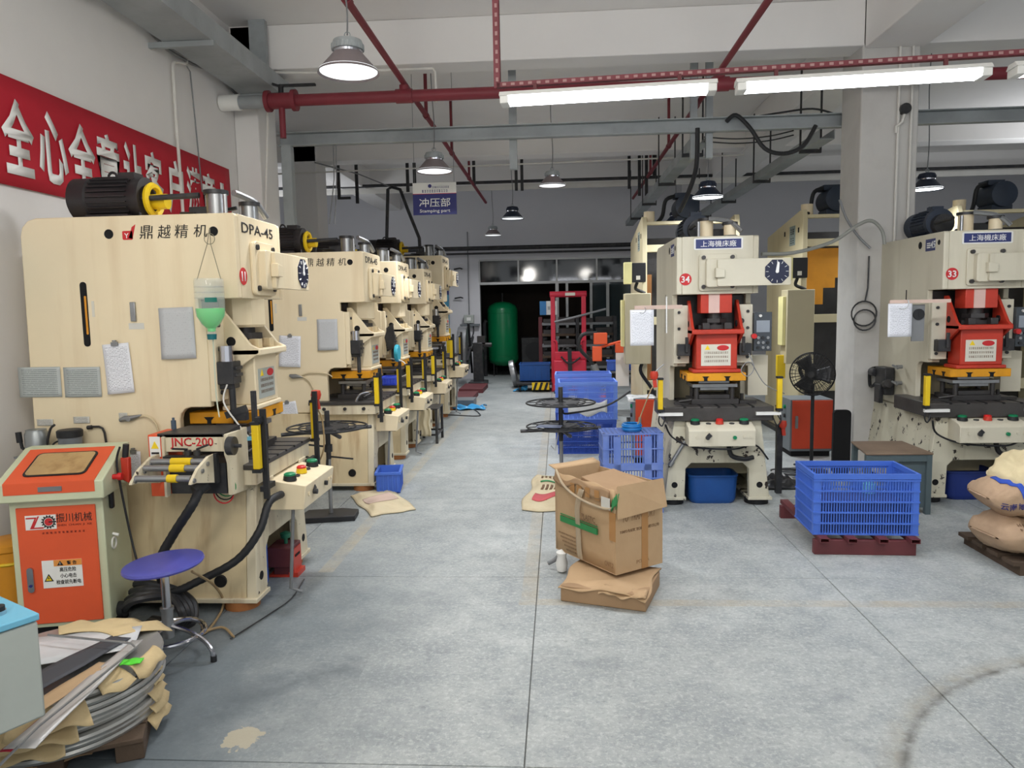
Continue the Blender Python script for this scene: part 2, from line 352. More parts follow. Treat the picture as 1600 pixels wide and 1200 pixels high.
# ------------------------------------------------------------------ the hall
def floor_material():
    m = bpy.data.materials.new('concrete_floor'); m.use_nodes = True; nt = m.node_tree; N = nt.nodes; L = nt.links; b = N['Principled BSDF']
    g = N.new('ShaderNodeNewGeometry'); pos = g.outputs['Position']; sp = N.new('ShaderNodeSeparateXYZ'); L.new(pos, sp.inputs[0])
    def noise(sc, det=5, ro=.6, vec=None):
        n = N.new('ShaderNodeTexNoise'); n.inputs['Scale'].default_value = sc; n.inputs['Detail'].default_value = det; n.inputs['Roughness'].default_value = ro
        L.new(vec or pos, n.inputs['Vector']); return n.outputs['Fac']
    def rmp(f, a, c, o0=0., o1=1.):
        r = N.new('ShaderNodeMapRange'); r.inputs[1].default_value = a; r.inputs[2].default_value = c; r.inputs[3].default_value = o0; r.inputs[4].default_value = o1
        L.new(f, r.inputs[0]); return r.outputs[0]
    def M_(op, a, k=None):
        x = N.new('ShaderNodeMath'); x.operation = op
        for i, q in enumerate((a, k)):
            if q is None: continue
            if isinstance(q, (int, float)): x.inputs[i].default_value = q
            else: L.new(q, x.inputs[i])
        return x.outputs[0]
    def mix(f, a, c):
        x = N.new('ShaderNodeMix'); x.data_type = 'RGBA'; L.new(f, x.inputs[0])
        for i, q in ((6, a), (7, c)):
            if isinstance(q, tuple): x.inputs[i].default_value = q
            else: L.new(q, x.inputs[i])
        return x.outputs[2]
    col = mix(rmp(noise(1.3, 6), .35, .65), S(150, 155, 155), S(176, 180, 178))
    col = mix(M_('MULTIPLY', rmp(noise(7, 6, .7), .42, .66), .5), col, S(122, 130, 134))
    # cement flecks
    col = mix(M_('MULTIPLY', rmp(noise(44, 4, .8), .50, .62), .46), col, S(204, 208, 204))
    col = mix(M_('MULTIPLY', rmp(noise(36, 5, .8), .53, .64), .42), col, S(108, 113, 114))
    # oil-soaked ground along the left row of machines
    dx = M_('ADD', sp.outputs[0], M_('MULTIPLY', M_('SUBTRACT', noise(1.1, 5), .5), 1.5))
    near = rmp(sp.outputs[1], 3.3, 6.0, 1., .25)
    oil = M_('MULTIPLY', rmp(dx, -.55, -1.4), near)
    col = mix(M_('MULTIPLY', oil, .84), col, S(84, 95, 102))
    spots = M_('MULTIPLY', rmp(noise(2.3, 6, .65), .55, .7), rmp(sp.outputs[1], 8, 2, .05, .4))
    col = mix(spots, col, S(108, 114, 120))
    # worn yellow aisle lines
    wear = rmp(noise(5, 6, .7), .3, .72)
    def band(axis, c, w, lo, hi, other):
        d = M_('LESS_THAN', M_('ABSOLUTE', M_('SUBTRACT', axis, c)), w)
        return M_('MULTIPLY', M_('MULTIPLY', d, M_('MULTIPLY', M_('GREATER_THAN', other, lo), M_('LESS_THAN', other, hi))), wear)
    l1 = band(sp.outputs[1], 4.13, .045, -.25, 3.2, sp.outputs[0]); l2 = band(sp.outputs[0], -.19, .05, 4.1, 13, sp.outputs[1]); l3 = band(sp.outputs[0], -1.55, .05, 4.6, 14, sp.outputs[1])
    ln = M_('MULTIPLY', M_('MAXIMUM', M_('MAXIMUM', l1, l2), l3), .55)
    col = mix(ln, col, S(176, 160, 128))
    # scuffed tyre arc and a drag mark
    def ring(cx, cy, r, w, lo, hi):
        ex = M_('SUBTRACT', sp.outputs[0], cx); ey = M_('SUBTRACT', sp.outputs[1], cy)
        d = M_('SQRT', M_('ADD', M_('MULTIPLY', ex, ex), M_('MULTIPLY', ey, ey)))
        k = rmp(M_('ABSOLUTE', M_('SUBTRACT', d, r)), 0, w, 1., 0.)
        return M_('MULTIPLY', M_('MULTIPLY', k, M_('MULTIPLY', M_('GREATER_THAN', sp.outputs[1], lo), M_('LESS_THAN', sp.outputs[0], hi))), rmp(noise(9), .3, .6))
    col = mix(M_('MULTIPLY', ring(2.6, 2.0, 1.52, .075, 1.9, 2.6), .6), col, S(146, 140, 124))
    col = mix(M_('MULTIPLY', ring(2.6, 2.0, 1.49, .03, 1.9, 2.6), .8), col, S(84, 84, 80))
    col = mix(M_('MULTIPLY', ring(-.6, 2.35, 1.05, .16, 2.45, -.95), .6), col, S(84, 92, 98))
    # patch of spilt light-brown compound
    ex = M_('SUBTRACT', sp.outputs[0], -1.29); ey = M_('SUBTRACT', sp.outputs[1], 2.72)
    d = M_('ADD', M_('SQRT', M_('ADD', M_('MULTIPLY', ex, ex), M_('MULTIPLY', ey, ey))), M_('MULTIPLY', M_('SUBTRACT', noise(11), .5), .2))
    col = mix(M_('MULTIPLY', M_('LESS_THAN', d, .075), .75), col, S(176, 166, 142))
    L.new(col, b.inputs['Base Color'])
    L.new(rmp(noise(3.2, 5), .3, .7, .42, .68), b.inputs['Roughness'])
    bp = N.new('ShaderNodeBump'); bp.inputs['Strength'].default_value = .12; bp.inputs['Distance'].default_value = .006
    L.new(noise(38, 5), bp.inputs['Height']); L.new(bp.outputs[0], b.inputs['Normal'])
    return m
floor_m = floor_material()
joint_m = mat('joint_dirt', S(122, 124, 122), .9, var=.1)
fl = struct(MB().box(-8, 11, -4, 22, -.12, -.008).build('floor', joint_m), 'grey speckled concrete floor in square slabs')
slab_me = None
SX, SY = 1.787, 1.95
for i in range(-4, 6):
    for j in range(-4, 8):
        x0 = -.148+SX*i; y0 = 4.53+SY*j
        if x0 < -7.9 or x0+SX > 10.9 or y0+SY > 20.5: continue
        if slab_me is None:
            o = MB().box(.0025, SX-.0025, .0025, SY-.0025, -.05, 0).build('slab', floor_m, fl, bevel=.002, seg=1); slab_me = o.data
        else:
            o = bpy.data.objects.new('slab', slab_me); COL.objects.link(o); o.parent = fl
            q = o.modifiers.new('bevel', 'BEVEL'); q.width = .002; q.segments = 1
        o.location = (x0, y0, 0)

CZ = 4.56
struct(MB().box(-8, 11, -4, 22, CZ, CZ+.2).build('ceiling', plaster_c), 'white plastered ceiling slab')
struct(MB().box(-3.45, -3.25, -4, 7.9, 0, CZ).build('wall_left', plaster), 'white plastered wall behind the near press')
struct(MB().box(10.8, 11, -4, 18, 0, CZ).build('wall_right', plaster_b))  # unseen side wall, added to keep outside light off the right bays
struct(MB().box(-6.4, -6.2, 7.9, 18.2, 0, CZ).build('wall_left_far', plaster_b), 'set-back side wall behind the far presses')
struct(MB().box(-6.4, -3.25, 7.9, 8.1, 0, CZ).build('wall_left_return', plaster_b))
# back wall with its wide opening
bw = MB().box(-6.4, -1.9, 18, 18.2, 0, CZ).box(-1.9, 2.3, 18, 18.2, 2.9, CZ).box(2.3, 11, 18, 18.2, 0, CZ).build('wall_back', plaster_b)
struct(bw, 'grey painted back wall with a wide glazed opening')
# the dim store room past the opening
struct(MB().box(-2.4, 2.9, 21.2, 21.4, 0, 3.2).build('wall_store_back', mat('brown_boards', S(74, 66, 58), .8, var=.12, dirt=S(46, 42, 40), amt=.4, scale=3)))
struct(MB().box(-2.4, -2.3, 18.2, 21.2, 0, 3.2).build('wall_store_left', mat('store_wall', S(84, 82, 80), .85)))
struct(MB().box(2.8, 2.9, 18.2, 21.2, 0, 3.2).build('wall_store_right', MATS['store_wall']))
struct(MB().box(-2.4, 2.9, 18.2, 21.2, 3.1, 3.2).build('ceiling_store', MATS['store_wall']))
# pillars and beams
struct(MB().box(-3.25, -3.0, 7.5, 7.98, 0, CZ).build('pillar', plaster, bevel=.012), 'white wall pillar at the end of the red banner')
struct(MB().box(-4.42, -3.88, 12, 12.5, 0, CZ).build('pillar', plaster, bevel=.012), 'white pillar standing behind the far presses')
struct(MB().box(2.93, 3.47, 7.5, 8.0, 0, CZ).build('pillar', mat('pillar_plaster', S(204, 202, 198), .85, var=.03, dirt=S(120, 116, 110), amt=.35, scale=2.2), bevel=.015), 'thick white pillar with dirty foot between the two blue-plated presses')
for y, d in ((7.5, .32), (12.0, .35), (15.1, .3)):
    struct(MB().box(-6.2 if y > 8 else -3.25, 11, y, y+d, 4.13, CZ).build('beam', plaster_c, bevel=.01))
struct(MB().box(2.95, 3.5, -4, 7.5, 4.1, CZ).build('beam', plaster_c, bevel=.01), 'ceiling beam running towards the thick pillar')
struct(MB().box(-4.25, -3.78, 12.5, 18, 4.13, CZ).build('beam', plaster_c, bevel=.01))
struct(MB().box(2.95, 3.5, 8, 18, 4.1, CZ).build('beam', plaster_c, bevel=.01))
# back window: transom lights over sliding leaves
w1 = struct(MB().box(-1.9, 2.3, 17.99, 18.05, 2.29, 2.35).box(-1.9, 2.3, 17.99, 18.05, 2.86, 2.9).build('window_1', alu), 'aluminium framed row of dark panes above the opening')
xs = [-1.9, -.95, -.02, .94, 2.3]
for i, x in enumerate(xs): MB().box(x-.02, x+.02, 17.99, 18.05, 2.35, 2.86).build('mullion', alu, w1)
gl = mat('dark_glass', S(30, 36, 40), .06, spec=.7, var=0)
smoke = mat('smoky_glass', S(60, 74, 78), .08, spec=.7, var=0, alpha=.45)
for a, b in zip(xs, xs[1:]): MB().box(a+.02, b-.02, 18.015, 18.023, 2.35, 2.86).build('pane', gl, w1)
d1 = struct(MB().box(-.02, 2.3, 17.99, 18.05, 0, .05).build('door_1', alu), 'sliding aluminium doors with smoky glass beside the opening')
for x, w in ((-.02, .04), (.22, .03), (.8, .03), (1.2, .035), (2.27, .03)): MB().box(x-w, x+w, 17.985, 18.06, .05, 2.29).build('stile', alu, d1)
for a, b in ((.83, 1.17), (1.23, 2.24)): MB().box(a, b, 18.02, 18.026, .05, 2.29).build('pane', smoke, d1)
# banner on the left wall
bn = thing('wall_banner', 'long red cloth banner with bold white characters on the side wall', 'banner', (-3.245, 5.2, 2.8))
def bann(u, v): return (.012+.006*sin(u*40)*sin(v*3), -2.15+u*4.22, -.315+v*.64)
MB().grid(bann, 40, 4).build('cloth', bannerm, bn, thick=.004)
chs = '全心全意让客户满意！'
by = [4.41-5.2+(7.03-4.41)*i/9 - .0 for i in range(10)]
bp_ = [(3, 52), (58, 103), (105, 146), (148, 184), (190, 219), (222, 250), (256, 282), (287, 308), (311, 332), (339, 345)]
for c, (l_, r_) in zip(chs, bp_):
    ya, yb_ = pX(l_, 230, -3.23).y, pX(r_, 230, -3.23).y; y = (ya+yb_)/2
    text(c, .45 if c != '！' else .36, whiteink, (.022, y-5.2, -.02), '+x', bn, 'lettering', width=yb_-ya, bold=.03)
# white conduit dropping over the banner
tag(MB().tube(spline([pX(288, 75, -3.2), pX(291, 98, -3.2), pX(272, 98, -3.22), pX(271, 120, -3.22)], 5)+[pX(276, 200, -3.22), pX(287, 350, -3.22)], .014, 8).build('wall_conduit', cpvc), 'white conduit pipe running down across the red banner', 'pipe')
tag(MB().tube([pX(292, 104, -3.2), pX(297, 112, -3.2), pX(304, 180, -3.2), pX(316, 300, -3.2)], .006, 6).build('hanging_cable', greymetal), 'thin grey cable hanging beside the white conduit over the banner', 'cable')
tag(MB().tube([pX(180, 0, -3.2), pX(225, 40, -3.2), pX(262, 78, -3.2), pX(300, 100, -3.2), pX(335, 112, -3.2), pX(372, 150, -3.2)], .014, 6).build('wall_cable', greymetal), 'grey cable sagging below the wall cable tray', 'cable')
pc = MB().tube([pY(415, 330, 7.47), pY(418, 190, 7.47), pY(417, 118, 7.47), pY(430, 113, 7.47), pY(480, 114, 7.47), pY(560, 111, 7.47), pY(676, 107, 7.47), pY(680, 112, 7.47), pY(682, 160, 7.47)], .012, 8)
tag(pc.build('beam_conduit', cpvc), 'white conduit bent along under the first ceiling beam', 'pipe')
# notice plate on the first pillar's side
n = thing('safety_notice', 'grey notice with a blue round symbol on the wall pillar', 'sign', (-2.988, 7.75, 2.27), R(90))
MB().box(-.11, .11, -.006, .004, -.2, .2).build('board', greyp, n)
MB().lathe([(.085, 0), (.085, .004)], 24, M=FACE['-y'], c=(0, -.007, .03)).build('emblem', navy, n)
MB().box(-.012, .012, -.013, -.011, -.02, .09).build('symbol', whiteink, n)

# ------------------------------------------------------------------ overhead steel, pipes and trays
def hang(a, b, w, d, mt): return MB().beam(a, b, w, d)
ch = MB().box(-3.0, 9, 8.08, 8.09, 3.5, 3.64).box(-3.0, 9, 8.0, 8.09, 3.5, 3.51).box(-3.0, 9, 8.0, 8.09, 3.63, 3.64)
tag(ch.build('channel_beam', galv), 'long galvanised steel channel crossing the hall under the first beam', 'steel beam')
tag(MB().box(-2.97, -2.86, 8.0, 8.1, 0, 3.5).build('steel_post', galv, bevel=.004), 'galvanised post under the left end of the steel channel', 'post')
tag(MB().box(-.5, -.42, 8.12, 8.2, 3.2, 4.56).build('hanger_bar', galv), 'galvanised hanger bar of the steel channel behind the left tube lamp', 'hanger')
for x in (1.46, 1.62):
    tag(MB().box(x-.035, x+.035, 8.12, 8.19, 3.25, 4.56).build('hanger_bar', galv), 'galvanised hanger bar at the head of the sloping cable tray, %s one of the pair' % ('outer' if x < 1.5 else 'inner'), 'hanger')
# left wall cable tray
ct = thing('cable_tray', 'broad galvanised cable tray along the top of the side wall', 'cable tray', (-2.93, 5, 3.88))
MB().box(-.2, .2, -4.5, 2.95, 0, .006).build('tray_floor', galv, ct)
for x in (-.2, .19): MB().box(x, x+.01, -4.5, 2.95, .006, .17).build('tray_side', galv, ct)
for y in (-1.6, -.2, .95, 2.4): MB().box(-.32, .22, y, y+.04, -.045, -.002).build('bracket', galv, ct)
MB().box(-.06, .1, 2.35, 2.42, .1, .76).build('hanger', galv, ct)
# right trays running away
for nm, x, y0, z in (('near', 2.86, 8.2, 3.42), ('far', 1.55, 8.2, 3.42)):
    t = thing('cable_tray', 'galvanised cable tray running to the back %s' % ('beside the thick pillar' if nm == 'near' else 'above the press with the dial'), 'cable tray', (x, y0, z))
    MB().box(-.08, .08, 0, 8, 0, .006).build('tray_floor', galv, t)
    for s in (-.08, .075): MB().box(s, s+.006, 0, 8, .006, .1).build('tray_side', galv, t)
    for k in range(4):
        MB().box(-.12, .12, .5+2*k, .54+2*k, -.04, -.002).build('hanger', blackm, t)
        for s in (-.12, .105): MB().box(s, s+.015, .5+2*k, .53+2*k, -.002, .9).build('hanger', blackm, t)
# red sprinkler mains and branches
rp = thing('sprinkler_pipe', 'thick red sprinkler main with a flanged valve, crossing under the first beam', 'pipe', (0, 7.2, 3.74))
MB().cyl((-2.5, 0, 0), (9, 0, 0), .055, n=20).build('main_pipe', redpipe, rp)
MB().cyl((-3.05, 0, 0), (-2.78, 0, 0), .062, n=20).build('sleeve', galv, rp)
MB().cyl((-3.24, 0, 0), (-3.05, 0, 0), .075, n=20).build('wall_collar', white, rp)
MB().cyl((-2.79, 0, 0), (-2.75, 0, 0), .1, n=20).cyl((-2.53, 0, 0), (-2.49, 0, 0), .1, n=20).cyl((-2.75, 0, 0), (-2.53, 0, 0), .075, n=20).build('valve_body', redpipe, rp)
MB().cyl((-2.64, 0, .07), (-2.64, 0, .15), .025).box(-2.66, -2.3, -.02, .02, .13, .15).beam((-2.66, 0, .14), (-2.72, 0, .16), .03, .02).build('lever_handle', black, rp)
MB().cyl((-2.64, 0, -.35), (-2.64, 0, -.06), .03).build('drain_pipe', redpipe, rp)
for x in (-1.44, 1.53): MB().cyl((x, 0, 0), (x, 0, .1), .045).cyl((x-.08, 0, 0), (x+.08, 0, 0), .066).build('tee_joint', redpipe, rp)
def branch(x, lab):
    b = thing('sprinkler_branch', lab, 'pipe', (x, 7.2, 3.86))
    MB().cyl((0, -7, 0), (0, 8, 0), .028, n=12).build('pipe', redpipe, b)
    for y in (-1.9, 1.2, 3.2, 5.2): MB().cyl((0, y, .02), (0, y, .695), .02, n=8).build('drop', redpipe, b)
    for y in (-1.9, 1.2, 3.2, 5.2): MB().cyl((0, y-.04, 0), (0, y+.04, 0), .036, n=12).build('coupling', redpipe, b)
branch(-1.44, 'red sprinkler branch running to the back beside the round lamp')
branch(1.53, 'red sprinkler branch rising over the tube lamps')
# perforated angle that carries the tube lamps
rail_m = mat('rail_red_paint', S(122, 56, 64), .55, var=.08)  # muted red in one even tone
pa = thing('lamp_rail', 'red perforated steel angle carrying the tube lamps', 'rail', (-.34, 4.42, 2.98), R(-4.5))
def perf(mb, p0, p1, up):
    p0 = Vector(p0); p1 = Vector(p1); n_ = int((p1-p0).length/.05); d = (p1-p0)/n_
    for i in range(n_): mb.beam(p0+d*(i+.28), p0+d*(i+.72), .014, .003, up)
    return mb
MB().box(0, 3.0, 0, .003, 0, .03).box(0, 3.0, 0, .03, 0, .003).build('angle', rail_m, pa)
perf(MB(), (.02, -.0015, .016), (2.98, -.0015, .016), (0, 1, 0)).build('slot_row', mat('slot_light', S(170, 134, 132), .7, var=0), pa, kind='stuff')
MB().box(-.016, .022, 0, .003, 0, 1.58).box(.019, .022, 0, .03, 0, 1.58).build('hanger', rail_m, pa)
perf(MB(), (.004, -.0015, .02), (.004, -.0015, 1.56), (0, 1, 0)).build('slot_row', MATS['slot_light'], pa, kind='stuff')
# tube lamps
tube_e = emit('tube_glow', (.9, .93, 1, 1), 22.0)
def tube_lamp(a, b, lab):
    a = Vector(a); b = Vector(b); d = b-a; ln = d.length; rz = math.atan2(d.y, d.x); c = (a+b)/2
    t = thing('tube_lamp', lab, 'lamp', c, rz, 'tube lamps on the red rail')
    MB().prism([(-.06, .012), (-.035, .04), (.035, .04), (.06, .012)], 'yz', -ln/2-.03, ln/2+.03).build('housing', white, t, bevel=.003)
    for x in (-ln*.35, ln*.35): MB().box(x-.01, x+.01, -.008, .008, .04, .085).build('hanger', redsteel, t)
    for s in (-.035, .035): MB().cyl((-ln/2+.02, s, -.012), (ln/2-.02, s, -.012), .016, n=14).build('tube', tube_e, t)
    for s in (-1, 1): MB().box(s*ln/2-.025, s*ln/2+.025, -.055, .055, -.03, .012).build('end_cap', white, t, bevel=.004)
    d_ = bpy.data.lights.new('tube_light', 'AREA'); d_.shape = 'RECTANGLE'; d_.size = ln; d_.size_y = .1; d_.energy = 14; d_.color = (.9, .94, 1)
    o = bpy.data.objects.new('tube_light', d_); COL.objects.link(o); o.parent = t; o.location = (0, 0, -.04)
tube_lamp((-.29, 4.41, 2.905), (.87, 4.32, 2.905), 'bright tube lamp left of the other tubes, at the rail\'s hanging end')
tube_lamp((1.03, 4.31, 2.9), (2.27, 4.21, 2.9), 'bright tube lamp in the middle of the rail before the pillar')
tube_lamp((2.44, 4.2, 2.9), (3.6, 4.1, 2.9), 'bright tube lamp cut by the edge of the view')
# round lamps
lens_e = emit('lamp_glow_soft', (.93, .98, 1, 1), 1.2)
lens_h = emit('lamp_glow_strong', (.95, .98, 1, 1), 5.0)
shade_m = mat('lamp_shade_grey', S(138, 128, 130), .45, metal=.2, var=.05)
shade_n = mat('lamp_shade_navy', S(40, 48, 66), .45, var=.05)
def bay_lamp(at, r, lab, navy_=False, strong=False, top=CZ, p=30, lean=0):
    x, y, z = at; s = r/.205
    t = thing('bay_lamp', lab, 'lamp', at, 0, 'round hanging lamps')
    sm = shade_n if navy_ else shade_m
    MB().lathe([(.1*s, .13*s), (.105*s, .122*s), (.2*s, .015*s), (.207*s, 0), (.2*s, .004*s), (.1*s, .12*s)], 36).build('shade', sm, t)
    MB().lathe([(.0, .012*s), (.197*s, .012*s), (.197*s, .02*s), (0, .02*s)], 36).build('lens', lens_h if strong else lens_e, t)
    MB().lathe([(.098*s, .13*s), (.1*s, .145*s), (.0, .145*s)], 28).build('bright_ring', chrome, t)
    hs = MB().lathe([(.09*s, .145*s), (.106*s, .15*s), (.106*s, .185*s), (.095*s, .212*s), (.05*s, .222*s), (.0, .222*s)], 28)
    for k in range(24): hs.obox((.107*s*cos(k*pi/12), .107*s*sin(k*pi/12), .168*s), (.006, .012*s, .035*s), (0, 0, k*pi/12))
    hs.build('heat_sink', sm if navy_ else galv, t)
    MB().torus((0, 0, .25*s), .02, .004, (0, 1, 0), 14, 6).cyl((0, 0, .22*s), (0, 0, .236*s), .012).build('hook', galv, t)
    h = top-z
    MB().tube(spline([(0, 0, .25*s), (lean*.3+.01, 0, h*.35), (lean*.8-.01, 0, h*.7), (lean, 0, h)], 5), .006, 6).build('cord', greymetal, t)
    d_ = bpy.data.lights.new('lamp_light', 'AREA'); d_.shape = 'DISK'; d_.spread = R(150); d_.size = r*1.8; d_.energy = p; d_.color = (.97, .98, 1) if not strong else (.9, .95, 1)
    o = bpy.data.objects.new('lamp_light', d_); COL.objects.link(o); o.parent = t; o.location = (0, 0, -.01)
bay_lamp((-1.395, 5.1, 3.307), .205, 'big grey round lamp hanging in front of the red main pipe', p=34, lean=-.02)
bay_lamp((-1.30, 8.0, 3.17), .193, 'grey round lamp hanging just above the stamping sign', p=34)
bay_lamp((-.053, 9.6, 3.242), .178, 'grey round lamp hanging over the middle of the aisle', p=36)
bay_lamp((-.77, 13.0, 3.25), .2, 'dark round lamp over the aisle by the far presses', navy_=True, p=46)
bay_lamp((-1.375, 16.0, 3.27), .19, 'small grey round lamp farthest back, near the rear wall', p=34)
bay_lamp((1.78, 9.0, 2.952), .185, 'dark blue lit lamp hanging over the press with the dial', navy_=True, strong=True, p=34)
bay_lamp((4.28, 9.0, 2.975), .18, 'dark blue lit lamp hanging right of the thick pillar', navy_=True, strong=True, p=26)
bay_lamp((1.9, 12.2, 3.02), .17, 'dark lamp half hidden behind the lit lamp over the dial press', navy_=True, strong=True, p=30)
# pipes across the back bay
tag(MB().box(-6.2, 10, 14.55, 14.6, 4.0, 4.1).build('duct_strip', cpvc), 'pale duct strip running across under the rear beam', 'duct')
tag(MB().cyl((-6.2, 14.5, 4.14), (10, 14.5, 4.14), .03).build('dark_pipe', blackm), 'dark pipe lying along the pale duct strip', 'pipe')
tag(MB().cyl((-6.2, 11.9, 3.92), (2.9, 11.9, 4.0), .012, n=8).build('thin_conduit', cpvc), 'thin white conduit crossing between the beams', 'pipe')
pp = thing('rear_pipe', 'dark pipe running low across the rear wall above the windows', 'pipe', (0, 17.6, 3.14))
MB().cyl((-6.2, 0, 0), (3, 0, 0), .05).build('main_pipe', blackm, pp)
MB().cyl((-6.2, -.1, -.13), (3, -.1, -.13), .025).build('small_pipe', blackm, pp)
for x in (-2, -.2, 1.3): MB().box(x-.015, x+.015, -.03, .39, .0, .04).build('bracket', blackm, pp)
# dark strut hangers in the rear bays
hz = [(556, 250, 318, 12.7), (636, 254, 300, 12.7), (647, 254, 300, 12.7), (740, 252, 290, 13), (806, 250, 298, 12.8), (815, 250, 298, 12.8), (983, 245, 295, 13), (999, 244, 306, 12.8), (1010, 244, 306, 12.8), (1022, 243, 275, 12.8)]
for i, (px, y0, y1, Y) in enumerate(hz):
    a = pY(px, y0, Y); b = pY(px, y1, Y); a.z = 4.13 if False else a.z
    a = Vector((a.x, Y, CZ)); ORD = ['first', 'second', 'third', 'fourth', 'fifth', 'sixth', 'seventh', 'eighth', 'ninth', 'tenth']
    tag(MB().box(a.x-.025, a.x+.025, Y-.02, Y+.02, b.z, CZ).build('strut_hanger', blackm), 'dark ceiling strut hanger in the rear bay, %s counted from the far white pillar' % ORD[i], 'hanger', 'dark strut hangers in the rear bays')
lb = MB().box(-.025, .025, -.02, .02, 0, .9).box(-.025, .2, -.02, .02, -.04, 0)
o = lb.build('bracket_hanger', blackm); o.location = pY(530, 308, 12.7); tag(o, 'dark L-shaped bracket hanging beside the far white pillar', 'hanger')
# extra diagonal pipes behind
tag(MB().tube([(pY(604, 380, 13).x, 13, 0), pY(604, 380, 13), pY(606, 296, 13), pY(612, 292, 13), pY(625, 296, 13), pY(636, 325, 13), pY(655, 372, 13), (pY(655, 372, 13).x+.1, 13, 0)], .03, 8).build('bent_pipe', blackm), 'dark bent pipe rising behind the presses under the stamping sign', 'pipe')
tag(MB().tube([pY(492, 254, 11.985), pY(560, 272, 12.6), pY(630, 300, 14.5)], .012, 6).build('overhead_cable', greymetal), 'thin cable strung from the far pillar to the rear', 'cable')
for k, x in enumerate((521, 525)):
    tag(MB().tube([Vector((pY(x, 228, 8.05).x, 8.05, 3.5)), pY(x+1, 280, 8.05), pY(x-6+4*k, 350, 8.05)], .006, 6).build('drop_cable', greymetal), 'thin cable dropping from the steel channel by the far pillar, %s' % ('first' if k == 0 else 'second'), 'cable')
# drooping black cables near the pillar
tag(MB().tube(spline([pY(1135, 190, 7.98), pY(1150, 180, 7.98), pY(1172, 200, 7.98), pY(1195, 232, 7.98), pY(1225, 240, 7.98), pY(1255, 228, 7.98), pY(1275, 196, 7.98)], 5), .022, 8).build('looped_cable', black), 'thick black cable looping below the steel channel left of the pillar', 'cable')
tag(MB().tube(spline([pY(1160, 186, 8.12), pY(1220, 176, 8.12), pY(1270, 170, 8.12), pY(1304, 178, 8.12)], 5), .01, 6).build('slack_cable', black), 'thin black cable slung along the top of the steel channel', 'cable')
tag(MB().tube(spline([pY(1090, 200, 7.985), pY(1088, 260, 8.0), pY(1076, 300, 8.0), pY(1062, 330, 8.3)], 5), .024, 8).build('drop_cable', black), 'thick black cable dropping to the motor behind the dial press', 'cable')
for k, dz in enumerate((0, 7)):
    tag(MB().tube(spline([pY(1100, 214+dz, 8.3), pY(1150, 217+dz, 8.3), pY(1200, 213+dz, 8.3), pY(1240, 204+dz, 8.3)], 5), .007, 6).build('slack_cable', black), 'thin black cable sagging under the steel channel, %s of two' % ('upper' if k == 0 else 'lower'), 'cable')
# conduit, box and cable on the thick pillar
cb = thing('pillar_conduit', 'white conduits with a dark socket box high on the thick pillar', 'conduit', (3.2, 7.49, 0))
for x in (.07, .19): MB().cyl((x, -.012, 1.9), (x, -.012, 4.1), .013, n=8).build('conduit', cpvc, cb)
MB().cyl((.12, -.06, 3.52), (.12, 0, 3.52), .05).build('socket_box', blackm, cb)
MB().tube([(.12, -.03, 3.48), (.1, -.03, 3.4), (.05, -.02, 3.36), (.05, -.02, 3.3)], .015, 6).build('elbow', cpvc, cb)
tag(MB().tube(spline([pY(1312, 312, 7.45), pY(1322, 340, 7.44), pY(1340, 368, 7.44), pY(1360, 388, 7.4)], 5), .012, 6).build('pillar_cable', greymetal), 'grey cable hanging off the face of the thick pillar', 'cable')
tag(MB().tube(spline([pY(1190, 397, 7.0), pY(1240, 395, 7.1), pY(1300, 378, 7.2), pY(1340, 352, 7.2), pY(1362, 345, 7.2), pY(1378, 360, 7.2), pY(1382, 382, 7.2)], 5), .017, 8).build('air_hose', mat('hose_translucent_grey', S(150, 152, 146), .4)), 'pale grey air hose arching from the dial press past the pillar', 'hose')
tag(MB().torus(pY(1350, 490, 7.45), .12, .008, (0, 1, 0), 20, 6).torus(pY(1351, 500, 7.44), .1, .008, (.1, 1, 0), 20, 6).tube([pY(1358, 400, 7.45), pY(1356, 450, 7.45), pY(1352, 470, 7.45)], .008, 6).build('coiled_cable', blackm), 'coil of grey cable hung on the pillar beside the press with sticker 33', 'cable')
def marks(n, w, h, at, face, mt, parent, name='print_marks', seed=1):
    """a row of print too small to read: n clusters of short strokes"""
    r = random.Random(seed); mb = MB(); p = w/n
    for i in range(n):
        x = -w/2+p*(i+.5)
        for k in range(3):
            z = -h*.35+h*.35*k; mb.box(x-p*.36*r.uniform(.6, 1), x+p*.36*r.uniform(.6, 1), -.0012, 0, z-h*.06, z+h*.06)
        mb.box(x+r.uniform(-.2, .2)*p-p*.06, x+p*.06, -.0012, 0, -h*.45, h*.45)
    B = FACE[face] @ FACE['-y'].inverted()
    mb.xf(Matrix.Translation(at) @ B); return mb.build(name, mt, parent, kind='stuff')
def bolts(mb, pts, r=.012, d=.012, ax=(0, -1, 0)):
    for p in pts: p = Vector(p); mb.cyl(p, p+Vector(ax)*d, r, n=10)
    return mb
